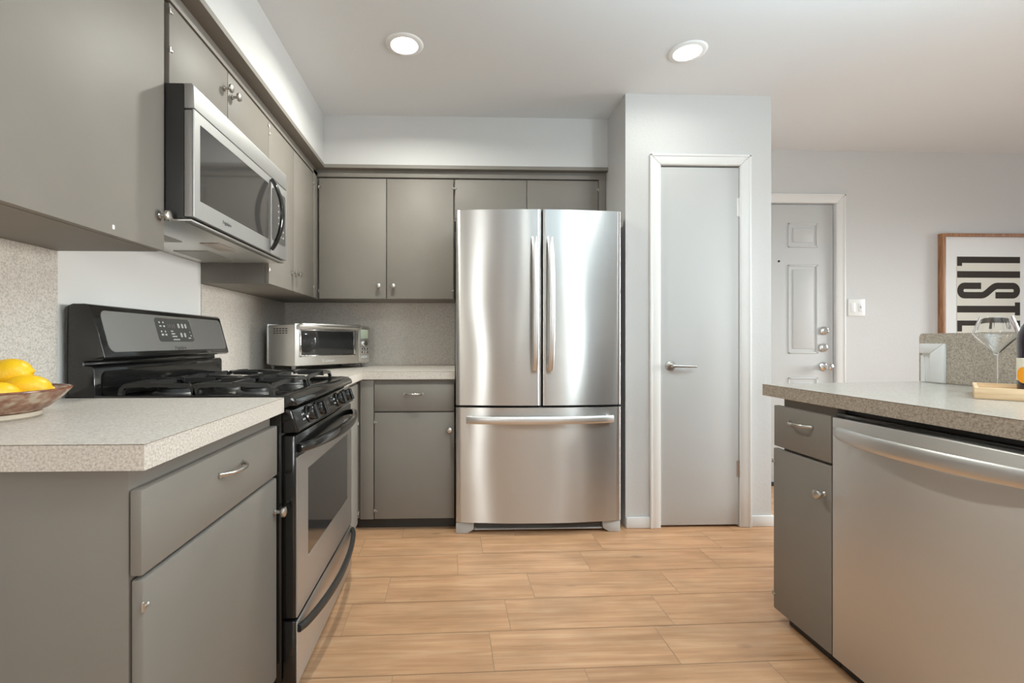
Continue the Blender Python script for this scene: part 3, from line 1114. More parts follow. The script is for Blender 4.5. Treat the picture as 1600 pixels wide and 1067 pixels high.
# plinth: grille between two moulded feet
for s, x0, x1 in ((1, FX0 + 0.001, FX0 + 0.076), (-1, FX1 - 0.076, FX1 - 0.001)):
    pts = [(x0, 0.0008), (x1, 0.0008), (x1, 0.062), (x0, 0.062)]
    if s > 0:
        pts = [(x0, 0.0008), (x1 - 0.012, 0.0008), (x1 + 0.022, 0.022), (x1 + 0.024, 0.062), (x0, 0.062)]
    else:
        pts = [(x0 + 0.012, 0.0008), (x1, 0.0008), (x1, 0.062), (x0 - 0.024, 0.062), (x0 - 0.022, 0.022)]
    MB().prism(pts, 'Y', 2.545, 2.608, 0.003).build('foot', M['lightplastic'], t)
b = MB()
b.box(FX0 + 0.10, FX1 - 0.10, 2.552, 2.60, 0.016, 0.0225, 0.002)
b.box(FX0 + 0.10, FX1 - 0.10, 2.552, 2.60, 0.056, 0.0625, 0.002)
b.build('plinth', M['lightplastic'], t)
b = MB()
b.box(FX0 + 0.105, FX1 - 0.105, 2.575, 2.598, 0.018, 0.060)
for k in range(5):
    z = 0.027 + k * 0.006
    b.box(FX0 + 0.11, FX1 - 0.11, 2.558, 2.576, z, z + 0.002)
b.build('grille', M['fridgeside'], t)

# ------------------------------------------------------------------ gas range
RY0, RY1 = 1.409, 2.165
RXF = -0.47
t = thing('gas_range', 'black and stainless gas range with four burners and backguard', 'range', (-0.8, (RY0 + RY1) / 2, 0))
b = MB()
b.box(-1.142, -0.514, RY0 + 0.001, RY1 - 0.001, 0.03, 0.852, 0.003)
for x in (-1.08, -0.56):
    for y in (RY0 + 0.05, RY1 - 0.05):
        b.cyl((x, y, 0.0005), (x, y, 0.032), 0.018, seg=12)
b.build('body', M['black'], t)
# oven door
od = MB().box(-0.5125, RXF - 0.003, RY0 + 0.006, RY1 - 0.006, 0.217, 0.764, 0.004).build('oven_door', M['black'], t)
b = MB()      # steel face with a window opening
y0, y1, z0, z1 = RY0 + 0.009, RY1 - 0.009, 0.2195, 0.697
wy0, wy1, wz0, wz1 = 1.522, 2.083, 0.356, 0.640
for q in ((y0, wy0, z0, z1), (wy1, y1, z0, z1), (wy0, wy1, z0, wz0), (wy0, wy1, wz1, z1)):
    b.box(RXF - 0.004, RXF, q[0], q[1], q[2], q[3])
b.build('steel_face', M['steel'], od)
MB().box(RXF - 0.004, RXF - 0.0012, wy0 + 0.0003, wy1 - 0.0003, wz0 + 0.0003, wz1 - 0.0003).build('window', M['bglass'], od)


def side_handle(parent, ya, yb, z, proj, w, h, mat, name='handle', zdrop=0.0):
    path = []
    K = 26
    for i in range(K + 1):
        s = i / K
        q = math.sin(PI * s)
        path.append((RXF + 0.004 + (proj - 0.004) * max(0.0, q) ** 0.62, ya + (yb - ya) * s, z - zdrop * q))
    b = MB()
    b.sweep(path, [w * (0.75 + 0.25 * math.sin(PI * i / K)) for i in range(K + 1)], h, (0, 0, 1))
    return b.build(name, M[mat], parent)


side_handle(od, RY0 + 0.012, RY1 - 0.012, 0.726, 0.062, 0.036, 0.024, 'black')
# storage drawer
sd = MB().box(-0.5125, RXF - 0.003, RY0 + 0.006, RY1 - 0.006, 0.012, 0.208, 0.004).build('storage_drawer', M['black'], t)
MB().box(RXF - 0.004, RXF, RY0 + 0.008, RY1 - 0.009, 0.014, 0.206, 0.0015).build('steel_face', M['steel'], sd)
side_handle(sd, RY0 + 0.008, RY1 - 0.010, 0.187, 0.046, 0.030, 0.020, 'blackmat', zdrop=0.012)
# sloped knob fascia
b = MB()
b.prism([(-0.5125, 0.772), (-0.464, 0.774), (-0.462, 0.782), (-0.482, 0.842), (-0.5125, 0.846)], 'Y', RY0 + 0.001, RY1 - 0.001, 0.004)
fa = b.build('control_fascia', M['black'], t)
nf = Vector((0.06, 0, 0.020)).normalized()
for y in (1.528, 1.628, 1.905, 2.035):
    p = Vector((-0.4715, y, 0.8115))
    b = MB()
    b.lathe([(0, 0), (0.029, 0), (0.029, 0.004), (0.024, 0.007), (0.0225, 0.022), (0.020, 0.025), (0, 0.025)], p, nf, 28)
    upv = Vector((0, 1, 0)).cross(nf)
    b.sweep([p + upv * -0.023 + nf * 0.026, p + upv * 0.023 + nf * 0.026], 0.013, 0.020, (0, 1, 0))
    b.build('knob', M['black'], fa)
for y in (1.478, 1.580, 1.857, 1.985):
    b = MB()
    p = Vector((-0.4715, y, 0.8115)) + nf * 0.0006
    up = Vector((0, 1, 0)).cross(nf)
    for dy, dz in ((-0.007, 0.008), (0.007, 0.008), (-0.007, -0.008), (0.007, -0.008)):
        b.plate(p + Vector((0, dy, 0)) + up * dz, (0, 1, 0), nf.cross(Vector((0, 1, 0))), 0.006, 0.006, 0.0025, 0.0006)
    b.build('burner_legend', M['legend'], fa)
# cooktop with raised rim
b = MB()
zc = 0.886
b.prism([(-1.060, 0.8535), (-0.470, 0.8535), (-0.467, 0.862), (-0.472, 0.874), (-0.488, 0.884), (-0.505, zc), (-0.53, zc), (-0.552, 0.874), (-1.060, 0.874)], 'Y', RY0 + 0.0005, RY1 - 0.0005, 0.0025)
b.box(-1.06, -0.50, RY0 + 0.0005, RY0 + 0.022, 0.870, zc, 0.005, 3)
b.box(-1.06, -0.50, RY1 - 0.022, RY1 - 0.0005, 0.870, zc, 0.005, 3)
ck = b.build('cooktop', M['black'], t)
for x in (-0.93, -0.67):
    for y in (1.605, 1.970):
        r = 0.052 if (x > -0.8) == (y > 1.8) else 0.042
        b = MB()
        b.lathe([(0, 0.8745), (r + 0.02, 0.8745), (r + 0.016, 0.879), (r, 0.881), (r, 0.890), (0, 0.890)], (x, y, 0), seg=28)
        bu = b.build('burner', M['burner'], ck)
        MB().lathe([(0, 0.8905), (r - 0.004, 0.8905), (r - 0.002, 0.894), (r - 0.008, 0.898), (0, 0.899)], (x, y, 0), seg=28).build('burner_cap', M['iron'], bu)
for gy0, gy1 in ((1.448, 1.780), (1.794, 2.126)):
    b = MB()
    gx0, gx1, zt, zb = -1.012, -0.555, 0.914, 0.8745
    cyl = (gy0 + gy1) / 2

    def arch(p, q, drop0=True, drop1=True):
        p, q = Vector(p), Vector(q)
        pts = []
        L = (q - p)
        if drop0:
            pts += [p + Vector((0, 0, zb - zt)), p + L * 0.02 + Vector((0, 0, -0.014)), p + L * 0.07 + Vector((0, 0, -0.003))]
        else:
            pts += [p]
        pts += [p + L * 0.3, p + L * 0.6]
        if drop1:
            pts += [q - L * 0.07 + Vector((0, 0, -0.003)), q - L * 0.02 + Vector((0, 0, -0.014)), q + Vector((0, 0, zb - zt))]
        else:
            pts += [q]
        return pts
    # two long side arches, two end arches, middle bridge
    for y in (gy0 + 0.004, gy1 - 0.004):
        for xa, xb in ((gx0, -0.79), (-0.79, gx1)):
            b.sweep(arch((xa, y, zt), (xb, y, zt)), 0.012, 0.012, (0, 1, 0), False)
    for x in (gx0 + 0.004, gx1 - 0.004):
        b.sweep(arch((x, gy0, zt), (x, gy1, zt)), 0.012, 0.012, (1, 0, 0), False)
    b.sweep([(-0.79, gy0, zt - 0.004), (-0.79, gy1, zt - 0.004)], 0.012, 0.012, (1, 0, 0), False)
    for x in (-0.93, -0.67):
        for a in range(4):
            dx, dy = ((1, 0), (0, 1), (-1, 0), (0, -1))[a]
            ex = x + dx * (0.128 if dx * (x + 0.8) > 0 else 0.118)
            ey = cyl + dy * (gy1 - gy0) / 2
            ip = (x + dx * 0.022, cyl + dy * 0.022, zt + 0.002)
            ep = (ex, ey, zt)
            b.sweep([ip, ((ip[0] + ep[0]) / 2, (ip[1] + ep[1]) / 2, zt + 0.003), ep], [0.008, 0.010, 0.013], [0.012, 0.016, 0.018], (dy, dx, 0), False)
    b.build('grate', M['iron'], ck)
# backguard
b = MB()
prof = [(-1.142, 0.856), (-1.056, 0.856), (-1.0565, 0.962), (-1.062, 0.972), (-1.088, 0.974), (-1.088, 0.988), (-1.036, 0.990), (-1.026, 0.997), (-1.0275, 1.006), (-1.066, 1.148), (-1.073, 1.1555), (-1.085, 1.158), (-1.120, 1.158), (-1.142, 1.148)]
b.prism(prof, 'Y', RY0, RY1, 0.003)
b.plate((-1.0575, (RY0 + RY1) / 2, 0.918), (0, 1, 0), (0, 0, 1), 0.70, 0.078, 0.016, 0.006)
bg = b.build('backguard', M['black'], t)
fu = Vector((0, 1, 0))
fv = Vector((-0.0385, 0, 0.142)).normalized()
fc = Vector((-0.04675, (RY0 + RY1) / 2, 1.077))
fc = Vector((-1.0473, (RY0 + RY1) / 2 + 0.006, 1.0765)) + fu.cross(fv) * 0.0004
MB().plate(fc, fu, fv, 0.716, 0.130, 0.022, 0.0018, seg=6).build('steel_panel', M['greysteel'], bg)
nn = fu.cross(fv)
dc = Vector((-1.0505, 1.792, 1.087)) + nn * 0.0022
dispb = MB().plate(dc, fu, fv, 0.217, 0.088, 0.012, 0.0012)
disp = dispb.build('display', M['panel'], bg)
b = MB()
b.plate(dc + fu * 0.109 + nn * 0.0002, fu, fv, 0.004, 0.078, 0.0019, 0.0022)
b.plate(dc + fv * 0.0452 + nn * 0.0002, fu, fv, 0.205, 0.0028, 0.0013, 0.0022)
b.build('display_bezel', M['chrome'], disp)
b = MB()
o = dc + nn * 0.0013
LEG = ((-0.085, 0.028, 0.006, 0.006), (-0.063, 0.028, 0.006, 0.006), (-0.083, 0.014, 0.012, 0.004), (-0.062, 0.014, 0.010, 0.006),
       (-0.085, -0.006, 0.006, 0.006), (-0.063, -0.006, 0.006, 0.006), (-0.083, -0.018, 0.012, 0.007), (-0.062, -0.018, 0.010, 0.006),
       (-0.022, -0.004, 0.014, 0.004), (-0.018, -0.014, 0.022, 0.004), (-0.013, -0.024, 0.030, 0.004), (-0.006, -0.036, 0.040, 0.004),
       (0.082, -0.030, 0.016, 0.004), (0.094, -0.006, 0.004, 0.004), (0.096, -0.020, 0.009, 0.004))
for q0, q1, nm in ((-0.2, -0.05, 'burner_keys'), (-0.05, 0.05, 'mode_lettering'), (0.05, 0.2, 'clock_lettering')):
    b = MB()
    for x, y, w, h in LEG:
        if q0 <= x < q1:
            b.plate(o + fu * x + fv * y, fu, fv, w, h, 0.001, 0.0004)
    b.build(nm, M['legend'], disp)
b = MB()
for x, y in ((0.028, 0.018), (0.052, 0.018), (0.074, 0.018), (0.032, -0.018), (0.056, -0.018)):
    b.plate(o + fu * x + fv * y, fu, fv, 0.012, 0.018, 0.005, 0.0004)
b.build('keypad', M['lightplastic'], disp)
b = MB()
for k, x in enumerate((-0.026, -0.014, 0.0, 0.012)):
    b.plate(o + fu * (x - 0.012) + fv * 0.016, fu, fv, 0.003, 0.014, 0.0005, 0.0004)
b.build('clock_digits', M['fridgeside'], disp)
text('Frigidaire', 0.019, Vector((-1.0325, 1.797, 1.0215)) + nn * 0.0024, fu, fv, M['darkink'], bg, 'badge', 0.3)

# ------------------------------------------------------------------ microwave
MX = -0.7647
MY0, MY1, MZ0, MZ1 = 1.4035, 2.1635, 1.404, 1.8085
t = thing('microwave_oven', 'stainless over the range microwave under the short wall cabinet', 'microwave', (-0.95, (MY0 + MY1) / 2, MZ0))
MB().box(XW + 0.002, -0.7955, MY0, MY1, MZ0 + 0.004, MZ1 - 0.001, 0.003).build('body', M['blackmat'], t)
b = MB()
b.prism([(-0.795, 1.734), (MX, 1.734), (MX - 0.002, 1.80), (MX - 0.008, 1.8075), (-0.795, 1.8075)], 'Y', MY0, MY1, 0.002)
b.build('vent_panel', M['facesteel'], t)
# door: steel surround + window
b = MB()
wy0, wy1, wz0, wz1 = 1.434, 1.955, 1.468, 1.698
dz0, dz1, dy0, dy1 = 1.4135, 1.7295, MY0, 1.980
b.box(-0.795, MX - 0.004, dy0 + 0.001, dy1, dz0 + 0.001, dz1, 0.002)
for q in ((dy0, wy0, dz0, dz1), (wy1, dy1, dz0, dz1), (wy0, wy1, dz0, wz0), (wy0, wy1, wz1, dz1)):
    b.box(MX - 0.006, MX, q[0], q[1], q[2], q[3])
b.cyl((MX - 0.0035, dy0 + 0.001, dz0 + 0.001), (MX - 0.0035, dy0 + 0.001, dz1), 0.0035, seg=12)
md = b.build('door', M['facesteel'], t)
MB().box(MX - 0.0038, MX - 0.0012, wy0 + 0.0004, wy1 - 0.0004, wz0 + 0.0004, wz1 - 0.0004).build('window', M['greyglass'], md)
# bowed handle
path = []
K = 26
for i in range(K + 1):
    s = i / K
    q = math.sin(PI * s)
    path.append((MX + 0.005 + 0.046 * max(0.0, q) ** 0.8, 1.972, 1.428 + 0.292 * s))
b = MB()
b.sweep(path, [0.012 + 0.022 * max(0.0, math.sin(PI * i / K)) ** 0.6 for i in range(K + 1)], 0.016, (0, 1, 0))
b.build('handle', M['black'], md)
# control side
b = MB()
b.box(-0.795, MX, 1.983, MY1, dz0, dz1, 0.002)
cs = b.build('control_side', M['facesteel'], t)
cp = MB().plate((MX + 0.0002, 2.066, 1.584), (0, 1, 0), (0, 0, 1), 0.150, 0.222, 0.010, 0.0014).build('keypad', M['panel'], cs)
b = MB()
for z in (1.672, 1.655):
    b.plate((MX + 0.0018, 2.085, z), (0, 1, 0), (0, 0, 1), 0.05, 0.004, 0.001, 0.0004)
b.build('display', M['fridgeside'], cp)
b = MB()
for r in range(6):
    for c_ in range(3):
        b.plate((MX + 0.0018, 2.06 + c_ * 0.027, 1.635 - r * 0.026), (0, 1, 0), (0, 0, 1), 0.010, 0.008, 0.003, 0.0004)
b.build('key_legend', M['lightplastic'], cp)
text('Frigidaire', 0.016, (MX + 0.0003, 1.60, 1.441), (0, 1, 0), (0, 0, 1), M['darkink'], md, 'badge', 0.3)
# underside
ub = MB().box(XW + 0.004, -0.775, MY0 + 0.002, MY1 - 0.002, MZ0 - 0.002, MZ0 + 0.0035, 0.001).build('underside', M['toaster'], t)
for y0, y1 in ((1.44, 1.70), (1.87, 2.13)):
    b = MB()
    b.box(-1.10, -0.97, y0, y1, MZ0 - 0.0048, MZ0 - 0.0021)
    f = b.build('grease_filter', M['mesh'], ub)
MB().box(-0.92, -0.85, 1.72, 1.86, MZ0 - 0.006, MZ0 - 0.0021, 0.002).build('lamp_cover', M['lampglass'], ub)
MB().box(-0.800, -0.780, MY0 + 0.01, MY1 - 0.01, MZ0 - 0.004, MZ0 + 0.006, 0.002).build('grip_lip', M['fridgeside'], ub)

# ------------------------------------------------------------------ toaster oven (own local axes: x along the front, y to its back)
TA = math.radians(52)
t = thing('toaster_oven', 'silver toaster oven with dark glass door turned into the counter corner', 'toaster oven', (-0.884, 2.622, CT), TA)
TW, TD = 0.540, 0.285
b = MB()
b.box(0.004, TW - 0.002, 0.012, TD - 0.012, 0.026, 0.262, 0.006)
b.box(0.06, TW - 0.05, 0.06, TD - 0.06, 0.2615, 0.268, 0.003)
b.box(0.0, TW, TD - 0.0125, TD, 0.030, 0.268, 0.004)
bd = b.build('body', M['toaster'], t, local=True)
for x, y in ((0.014, 0.03), (TW - 0.03, 0.03), (0.02, TD - 0.04), (TW - 0.03, TD - 0.04)):
    MB().lathe([(0, 0.0004), (0.007, 0.0004), (0.009, 0.004), (0.014, 0.027), (0, 0.027)], (x, y, 0), seg=14).build('foot', M['fridgeside'], t, local=True)
b = MB()
for r in range(3):
    for k in range(5):
        y = 0.085 + k * 0.030
        z = 0.238 - r * 0.0125
        b.plate((0.0036, y, z), (0, -1, 0), (0, 0, 1), 0.019, 0.0045, 0.002, 0.0012)
b.build('side_vents', M['dark'], bd, local=True)
# front frame with door
b = MB()
b.box(0.0, 0.452, -0.002, 0.0115, 0.028, 0.266, 0.005)
dd = b.build('door', M['toaster'], t, local=True)
MB().box(0.042, 0.412, -0.0035, 0.004, 0.088, 0.226, 0.0012).build('window', M['bglass'], dd, local=True)
b = MB()   # bright bevelled surround
for q in ((0.028, 0.042, 0.076, 0.236), (0.412, 0.426, 0.076, 0.236), (0.028, 0.426, 0.076, 0.088), (0.028, 0.426, 0.226, 0.236)):
    b.box(q[0], q[1], -0.0065, -0.001, q[2], q[3], 0.0025)
b.build('window_surround', M['chrome'], dd, local=True)
b = MB()
b.sweep([(0.018, -0.006, 0.247), (0.020, -0.028, 0.252), (0.030, -0.036, 0.254), (0.434, -0.036, 0.254), (0.444, -0.028, 0.252), (0.446, -0.006, 0.247)], 0.026, 0.016, (0, 0, 1))
b.build('handle', M['toaster'], dd, local=True)
b = MB()
b.box(0.4535, TW, -0.004, 0.0115, 0.034, 0.258, 0.004)
pn = b.build('control_panel', M['toaster'], t, local=True)
MB().box(0.466, 0.528, -0.0055, 0.0, 0.182, 0.240, 0.001).build('screen', M['lcd'], pn, local=True)
MB().lathe([(0, 0), (0.018, 0), (0.018, 0.012), (0.015, 0.016), (0, 0.016)], (0.497, -0.004, 0.150), (0, -1, 0), 24).build('dial', M['chrome'], pn, local=True)
for k in range(6):
    x = 0.476 + (k % 3) * 0.021
    z = 0.118 - (k // 3) * 0.022
    MB().lathe([(0, 0), (0.0068, 0), (0.0062, 0.004), (0, 0.005)], (x, -0.004, z), (0, -1, 0), 14).build('button', M['chrome'], pn, local=True)
b = MB()
b.box(0.470, 0.524, -0.005, 0.0, 0.056, 0.076, 0.001)
b.build('stop_key', M['lightplastic'], pn, local=True)
# lettering on the door, placed with the oven's own axes
ca, sa = math.cos(TA), math.sin(TA)
lx = Vector((ca, sa, 0))
ly = Vector((-sa, ca, 0))
text('Cuisinart', 0.024, Vector((-0.884, 2.622, CT)) + lx * 0.225 + ly * -0.0026 + Vector((0, 0, 0.052)), lx, (0, 0, 1), M['mat'], dd, 'badge')

# ------------------------------------------------------------------ dishwasher and peninsula cabinet
QX = 1.2086
t = thing('base_cabinet', 'grey peninsula base cabinet with small drawer, beside the dishwasher', 'cabinet', (1.5, 1.6, 0))
cab_body(t, [(QX + 0.021, 1.90, 1.4625, 1.705, 0.045, 0.8345)])
dr = MB().box(QX, QX + 0.02, 1.4645, 1.732, 0.654, 0.806, 0.003).build('drawer', M['cab'], t)
pull(dr, (QX, 1.594, 0.756), (0, 1, 0), (-1, 0, 0), 0.105)
do = MB().box(QX, QX + 0.02, 1.4625, 1.736, 0.039, 0.645, 0.005).build('door', M['cab'], t)
knob(do, (QX, 1.490, 0.548), (-1, 0, 0))
hinge(do, (QX + 0.003, 1.7385, 0.594), (-1, 0, 0), (0, -1, 0))
hinge(do, (QX + 0.003, 1.7385, 0.095), (-1, 0, 0), (0, -1, 0))
MB().box(QX + 0.03, QX + 0.045, 1.4625, 1.690, 0.001, 0.0445).build('toe_kick', M['cabdark'], t)

t = thing('dishwasher', 'stainless dishwasher with bowed bar handle in the peninsula', 'dishwasher', (1.5, 1.16, 0))
WY0, WY1 = 0.857, 1.4595
MB().box(QX + 0.041, 1.85, WY0 + 0.004, WY1 - 0.004, 0.046, 0.830, 0.003).build('body', M['blackmat'], t)
wd = MB().box(QX, QX + 0.04, WY0, WY1, 0.039, 0.806, 0.004, 3).build('door', M['steel'], t)
b = MB()
b.box(QX + 0.012, QX + 0.0405, WY0 + 0.003, WY1 - 0.003, 0.8065, 0.818, 0.002)
for k in range(9):
    y = WY1 - 0.06 - k * 0.055
    b.box(QX + 0.016, QX + 0.022, y - 0.012, y, 0.818, 0.8188)
b.build('control_strip', M['black'], t)
path = []
K = 30
for i in range(K + 1):
    s = i / K
    q = math.sin(PI * s)
    path.append((QX - 0.004 - 0.050 * max(0.0, q) ** 0.8, 1.440 - 0.562 * s, 0.760))
MB().sweep(path, [0.030 + 0.016 * max(0.0, math.sin(PI * i / K)) ** 0.3 for i in range(K + 1)], 0.014, (0, 0, 1)).build('handle', M['handlesteel'], wd)
MB().box(QX + 0.03, QX + 0.0405, WY0 + 0.004, WY1 - 0.001, 0.001, 0.0385).build('toe_kick', M['cabdark'], t)

# ------------------------------------------------------------------ bowl of lemons
BC = Vector((-1.004, 1.04, CT))
t = thing('fruit_bowl', 'brown glazed stoneware bowl holding lemons', 'bowl', BC)
MB().lathe([(0.082, 0.012), (0.100, 0.020), (0.125, 0.042), (0.1385, 0.058), (0.140, 0.061), (0.1375, 0.0625), (0.134, 0.061), (0.118, 0.046), (0.090, 0.026), (0.05, 0.018), (0, 0.017), (0, 0.0125)], BC, seg=56).build('body', M['bowl'], t)
MB().lathe([(0, 0.0006), (0.084, 0.0006), (0.088, 0.004), (0.0875, 0.0125), (0, 0.0125)], BC, seg=48).build('foot', M['clay'], t)
MB().lathe([(0.1378, 0.0585), (0.1412, 0.0605), (0.1408, 0.0632), (0.1375, 0.064), (0.134, 0.0622), (0.1355, 0.060)], BC, seg=56, closed=True).build('rim', M['rimbrown'], t)


def lemon(c, axis, L, R, label):
    prof = []
    K = 20
    for i in range(K + 1):
        a = PI * i / K
        h = -math.cos(a)
        r = math.sin(a) ** 0.92
        hh = h * L * 0.5 * 0.90
        if i == 0:
            prof.append((0, -L / 2))
            prof.append((R * 0.10, -L / 2 + 0.001))
            prof.append((R * 0.17, -L / 2 * 0.93))
        elif i == K:
            prof.append((R * 0.17, L / 2 * 0.93))
            prof.append((R * 0.12, L / 2 - 0.001))
            prof.append((0, L / 2))
        else:
            prof.append((max(R * r, R * 0.2), hh))
    o = MB()
    o.lathe(prof, (0, 0, 0), axis, 28)
    me = o.build('lemon', M['lemon'])
    me.location = c
    me['label'] = label
    me['category'] = 'lemon'
    me['group'] = 'lemons in the bowl'
    return me


lemon((-0.984, 1.068, 0.9735), (0.93, 0.30, 0.18), 0.090, 0.0350, 'lemon on top of the pile, its tip pointing at the range')
lemon((-0.938, 1.060, 0.9425), (0.80, 0.60, -0.08), 0.092, 0.0305, 'lemon lying in the bowl nearest the range')
lemon((-0.948, 0.998, 0.9335), (0.62, 0.75, 0.05), 0.086, 0.0290, 'lemon at the front edge of the bowl, below the top one')

# ------------------------------------------------------------------ tray, bottle, glass on the peninsula
TRA = math.radians(-48)
A0 = Vector((1.508, 1.310, CT))
t = thing('serving_tray', 'pale pine serving tray on the peninsula countertop', 'tray', A0, TRA)
TL, TWD, TH = 0.36, 0.235, 0.0335
MB().box(0.009, TL - 0.009, 0.009, TWD - 0.009, 0.0006, 0.009).build('bottom', M['traywood'], t, local=True)
b = MB()
b.box(0, TL, 0, 0.009, 0.0006, TH, 0.0012)
b.build('long_side', M['traywood'], t, local=True)
MB().box(0, TL, TWD - 0.009, TWD, 0.0006, TH, 0.0012).build('long_side', M['traywood'], t, local=True)
MB().box(0, 0.009, 0.0092, TWD - 0.0092, 0.0006, TH, 0.0012).build('end_side', M['traywood'], t, local=True)
MB().box(TL - 0.009, TL, 0.0092, TWD - 0.0092, 0.0006, TH, 0.0012).build('end_side', M['traywood'], t, local=True)

BP = Vector((1.705, 1.316, CT + 0.0095))
t = thing('wine_bottle', 'dark wine bottle with a cream label standing in the pine tray', 'bottle', BP)
R = 0.0385
MB().lathe([(0, 0.001), (0.034, 0), (R, 0.006), (R, 0.165), (0.037, 0.180), (0.030, 0.200), (0.019, 0.220), (0.0145, 0.235), (0.0140, 0.290), (0.0155, 0.291), (0.0155, 0.300), (0.012, 0.302), (0, 0.302)], BP, seg=40).build('body', M['bottle'], t)
lb = MB().lathe([(R + 0.0002, 0.042), (R + 0.0007, 0.042), (R + 0.0007, 0.108), (R + 0.0002, 0.108)], BP, seg=48, closed=True).build('paper_label', M['label'], t)
face_dir = math.atan2(-BP.y, -BP.x) - 0.60
b = MB()
bm_ = b.bm
rings_ = []
for q in range(6):
    rr_ = 0.024 * q / 5
    ring = []
    for k in range(24 if q else 1):
        a = 2 * PI * k / 24
        an = face_dir + rr_ * math.cos(a) / R
        ring.append(bm_.verts.new((BP.x + (R + 0.0012) * math.cos(an), BP.y + (R + 0.0012) * math.sin(an), BP.z + 0.058 + rr_ * math.sin(a))))
    rings_.append(ring)
for k in range(24):
    bm_.faces.new((rings_[0][0], rings_[1][k], rings_[1][(k + 1) % 24]))
for q in range(1, 5):
    for k in range(24):
        bm_.faces.new((rings_[q][k], rings_[q + 1][k], rings_[q + 1][(k + 1) % 24], rings_[q][(k + 1) % 24]))
bmesh.ops.recalc_face_normals(bm_, faces=bm_.faces[:])
b.build('printed_disc', M['orange'], lb)['label'] = 'orange printed disc'

GP = Vector((1.752, 1.458, CT))
t = thing('wine_glass', 'empty angular stemmed wine glass behind the pine tray', 'wine glass', GP)
outer = [(0, 0.0006), (0.034, 0.0006), (0.035, 0.0022), (0.018, 0.0045), (0.006, 0.010), (0.0042, 0.020), (0.0038, 0.115), (0.0050, 0.124), (0.010, 0.131), (0.0530, 0.187), (0.0545, 0.190), (0.0538, 0.195), (0.0375, 0.247)]
inner = [(0.0366, 0.247), (0.0526, 0.1945), (0.0532, 0.190), (0.0520, 0.1878), (0.0088, 0.1322), (0.003, 0.1275), (0, 0.1265)]
MB().lathe(outer + inner, GP, seg=48).build('glass_body', M['glass'], t, smooth=22)

# ------------------------------------------------------------------ far wall: framed print, switch
PXa, PXb, PZ0, PZ1 = 3.552, 4.292, 0.800, 1.833
yw = YFAR - 0.001
t = thing('framed_print', 'framed typographic print in a brown wood frame on the far wall', 'picture', ((PXa + PXb) / 2, YFAR, PZ0))
b = MB()
fw = 0.026
b.box(PXa, PXa + fw, yw - 0.035, yw, PZ0, PZ1, 0.002)
b.box(PXb - fw, PXb, yw - 0.035, yw, PZ0, PZ1, 0.002)
b.box(PXa + fw, PXb - fw, yw - 0.035, yw, PZ1 - fw * 0.8, PZ1, 0.002)
b.box(PXa + fw, PXb - fw, yw - 0.035, yw, PZ0, PZ0 + fw * 0.8, 0.002)
b.build('frame', M['framewood'], t)
mt_ = MB().box(PXa + fw, PXb - fw, yw - 0.014, yw - 0.002, PZ0 + 0.02, PZ1 - 0.02).build('mat_board', M['mat'], t)
pp = MB().box(3.680, 4.162, yw - 0.0155, yw - 0.0141, 0.955, 1.668).build('print_sheet', M['paper'], mt_)
yt = yw - 0.0168
LXa, LXb = 3.682, 4.160


def lbox(b, x0, x1, z0, z1):
    b.box(x0, x1, yt, yt + 0.0012, z0, z1)


b = MB()
lbox(b, LXa, LXb, 1.620, 1.666)                                    # L
lbox(b, LXa, LXa + 0.036, 1.598, 1.620)
b.build('letter', M['ink'], pp)
b = MB()
lbox(b, LXa, LXb, 1.512, 1.560)                                    # I
b.build('letter', M['ink'], pp)
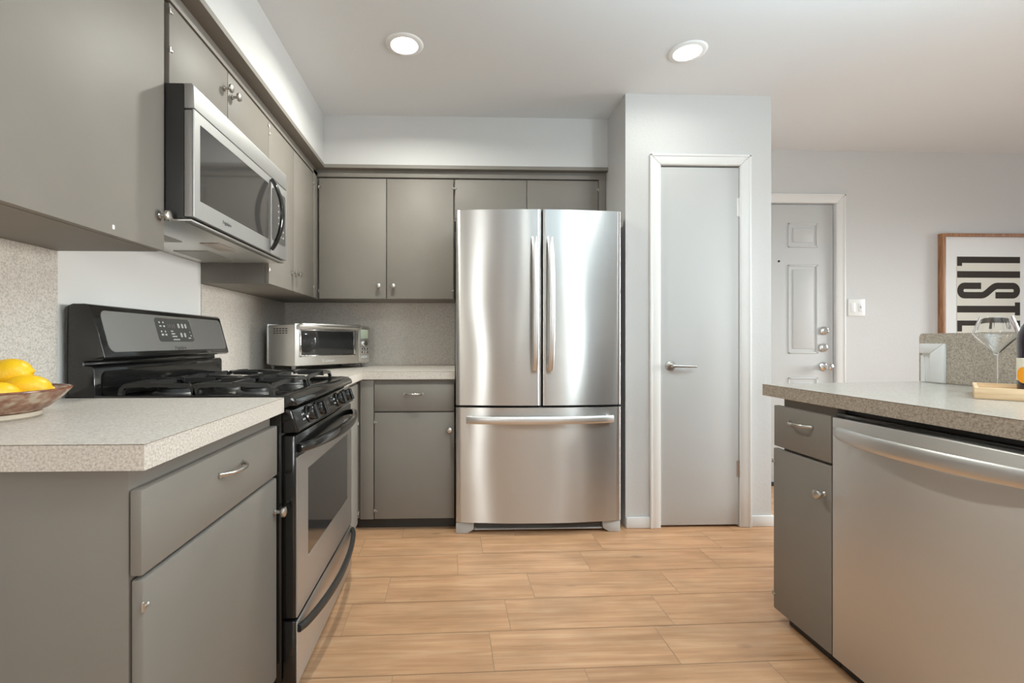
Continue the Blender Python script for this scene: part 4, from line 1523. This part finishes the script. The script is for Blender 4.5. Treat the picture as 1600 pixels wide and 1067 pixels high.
# S, lying on its side
w = 0.047
zt_, zb_ = 1.476 - w / 2, 1.360 + w / 2
zm = (zt_ + zb_) / 2
rr = (zt_ - zb_) / 2
xs = lambda u: LXa + (u - 362) / (748 - 362) * (LXb - LXa)
path = [(xs(508), zt_), (xs(430), zt_), (LXa + w / 2 + rr * 0.9, zt_)]
for k in range(1, 12):
    a = PI / 2 + PI * k / 12
    path.append((LXa + w / 2 + rr * 0.9 + rr * 0.9 * math.cos(a), zm + rr * math.sin(a)))
path += [(LXa + w / 2 + rr * 0.9, zb_), (xs(470), zb_), (xs(512), zb_)]
for k in range(1, 9):
    s = k / 9
    e = s * s * (3 - 2 * s)
    path.append((xs(512) + (xs(608) - xs(512)) * s, zb_ + (zt_ - zb_) * e))
path += [(xs(608), zt_), (xs(650), zt_), (LXb - w / 2 - rr * 0.9, zt_)]
for k in range(1, 12):
    a = PI / 2 - PI * k / 12
    path.append((LXb - w / 2 - rr * 0.9 + rr * 0.9 * math.cos(a), zm + rr * math.sin(a)))
path += [(LXb - w / 2 - rr * 0.9, zb_), (xs(660), zb_), (xs(597), zb_)]
b = MB()
b.sweep([(x, yt + 0.0006, z) for x, z in path], 0.0012, w, (0, 1, 0), False)
b.build('letter', M['ink'], pp)
b = MB()
lbox(b, LXa, LXb - 0.038, 1.257, 1.306)                            # T
lbox(b, LXb - 0.038, LXb, 1.236, 1.332)
b.build('letter', M['ink'], pp)
b = MB()
lbox(b, LXa, LXb, 1.161, 1.198)                                    # E
for x0, x1 in ((LXa, LXa + 0.036), (LXa + 0.215, LXa + 0.255), (LXb - 0.036, LXb)):
    lbox(b, x0, x1, 1.118, 1.161)
b.build('letter', M['ink'], pp)
b = MB()
lbox(b, LXa, LXb, 1.045, 1.085)                                    # N
lbox(b, LXa, LXb, 0.960, 1.000)
b.prism([(LXb, 1.045), (LXb - 0.12, 1.045), (LXa, 1.000), (LXa + 0.12, 1.000)], 'Y', yt, yt + 0.0012)
b.build('letter', M['ink'], pp)

t = thing('light_switch', 'white double switch plate on the wall beside the front door', 'light switch', (2.935, YFAR, 1.292))
b = MB().box(2.872, 2.998, yw - 0.006, yw, 1.230, 1.354, 0.003)
b.build('plate', M['switch'], t)
MB().box(2.889, 2.922, yw - 0.0095, yw - 0.0055, 1.259, 1.325, 0.002).build('rocker', M['switch'], t)
MB().box(2.947, 2.980, yw - 0.0085, yw - 0.0055, 1.259, 1.325, 0.002).build('rocker', M['switch'], t)
MB().box(2.957, 2.967, yw - 0.0110, yw - 0.008, 1.286, 1.304, 0.001).build('slider', M['lightplastic'], t)
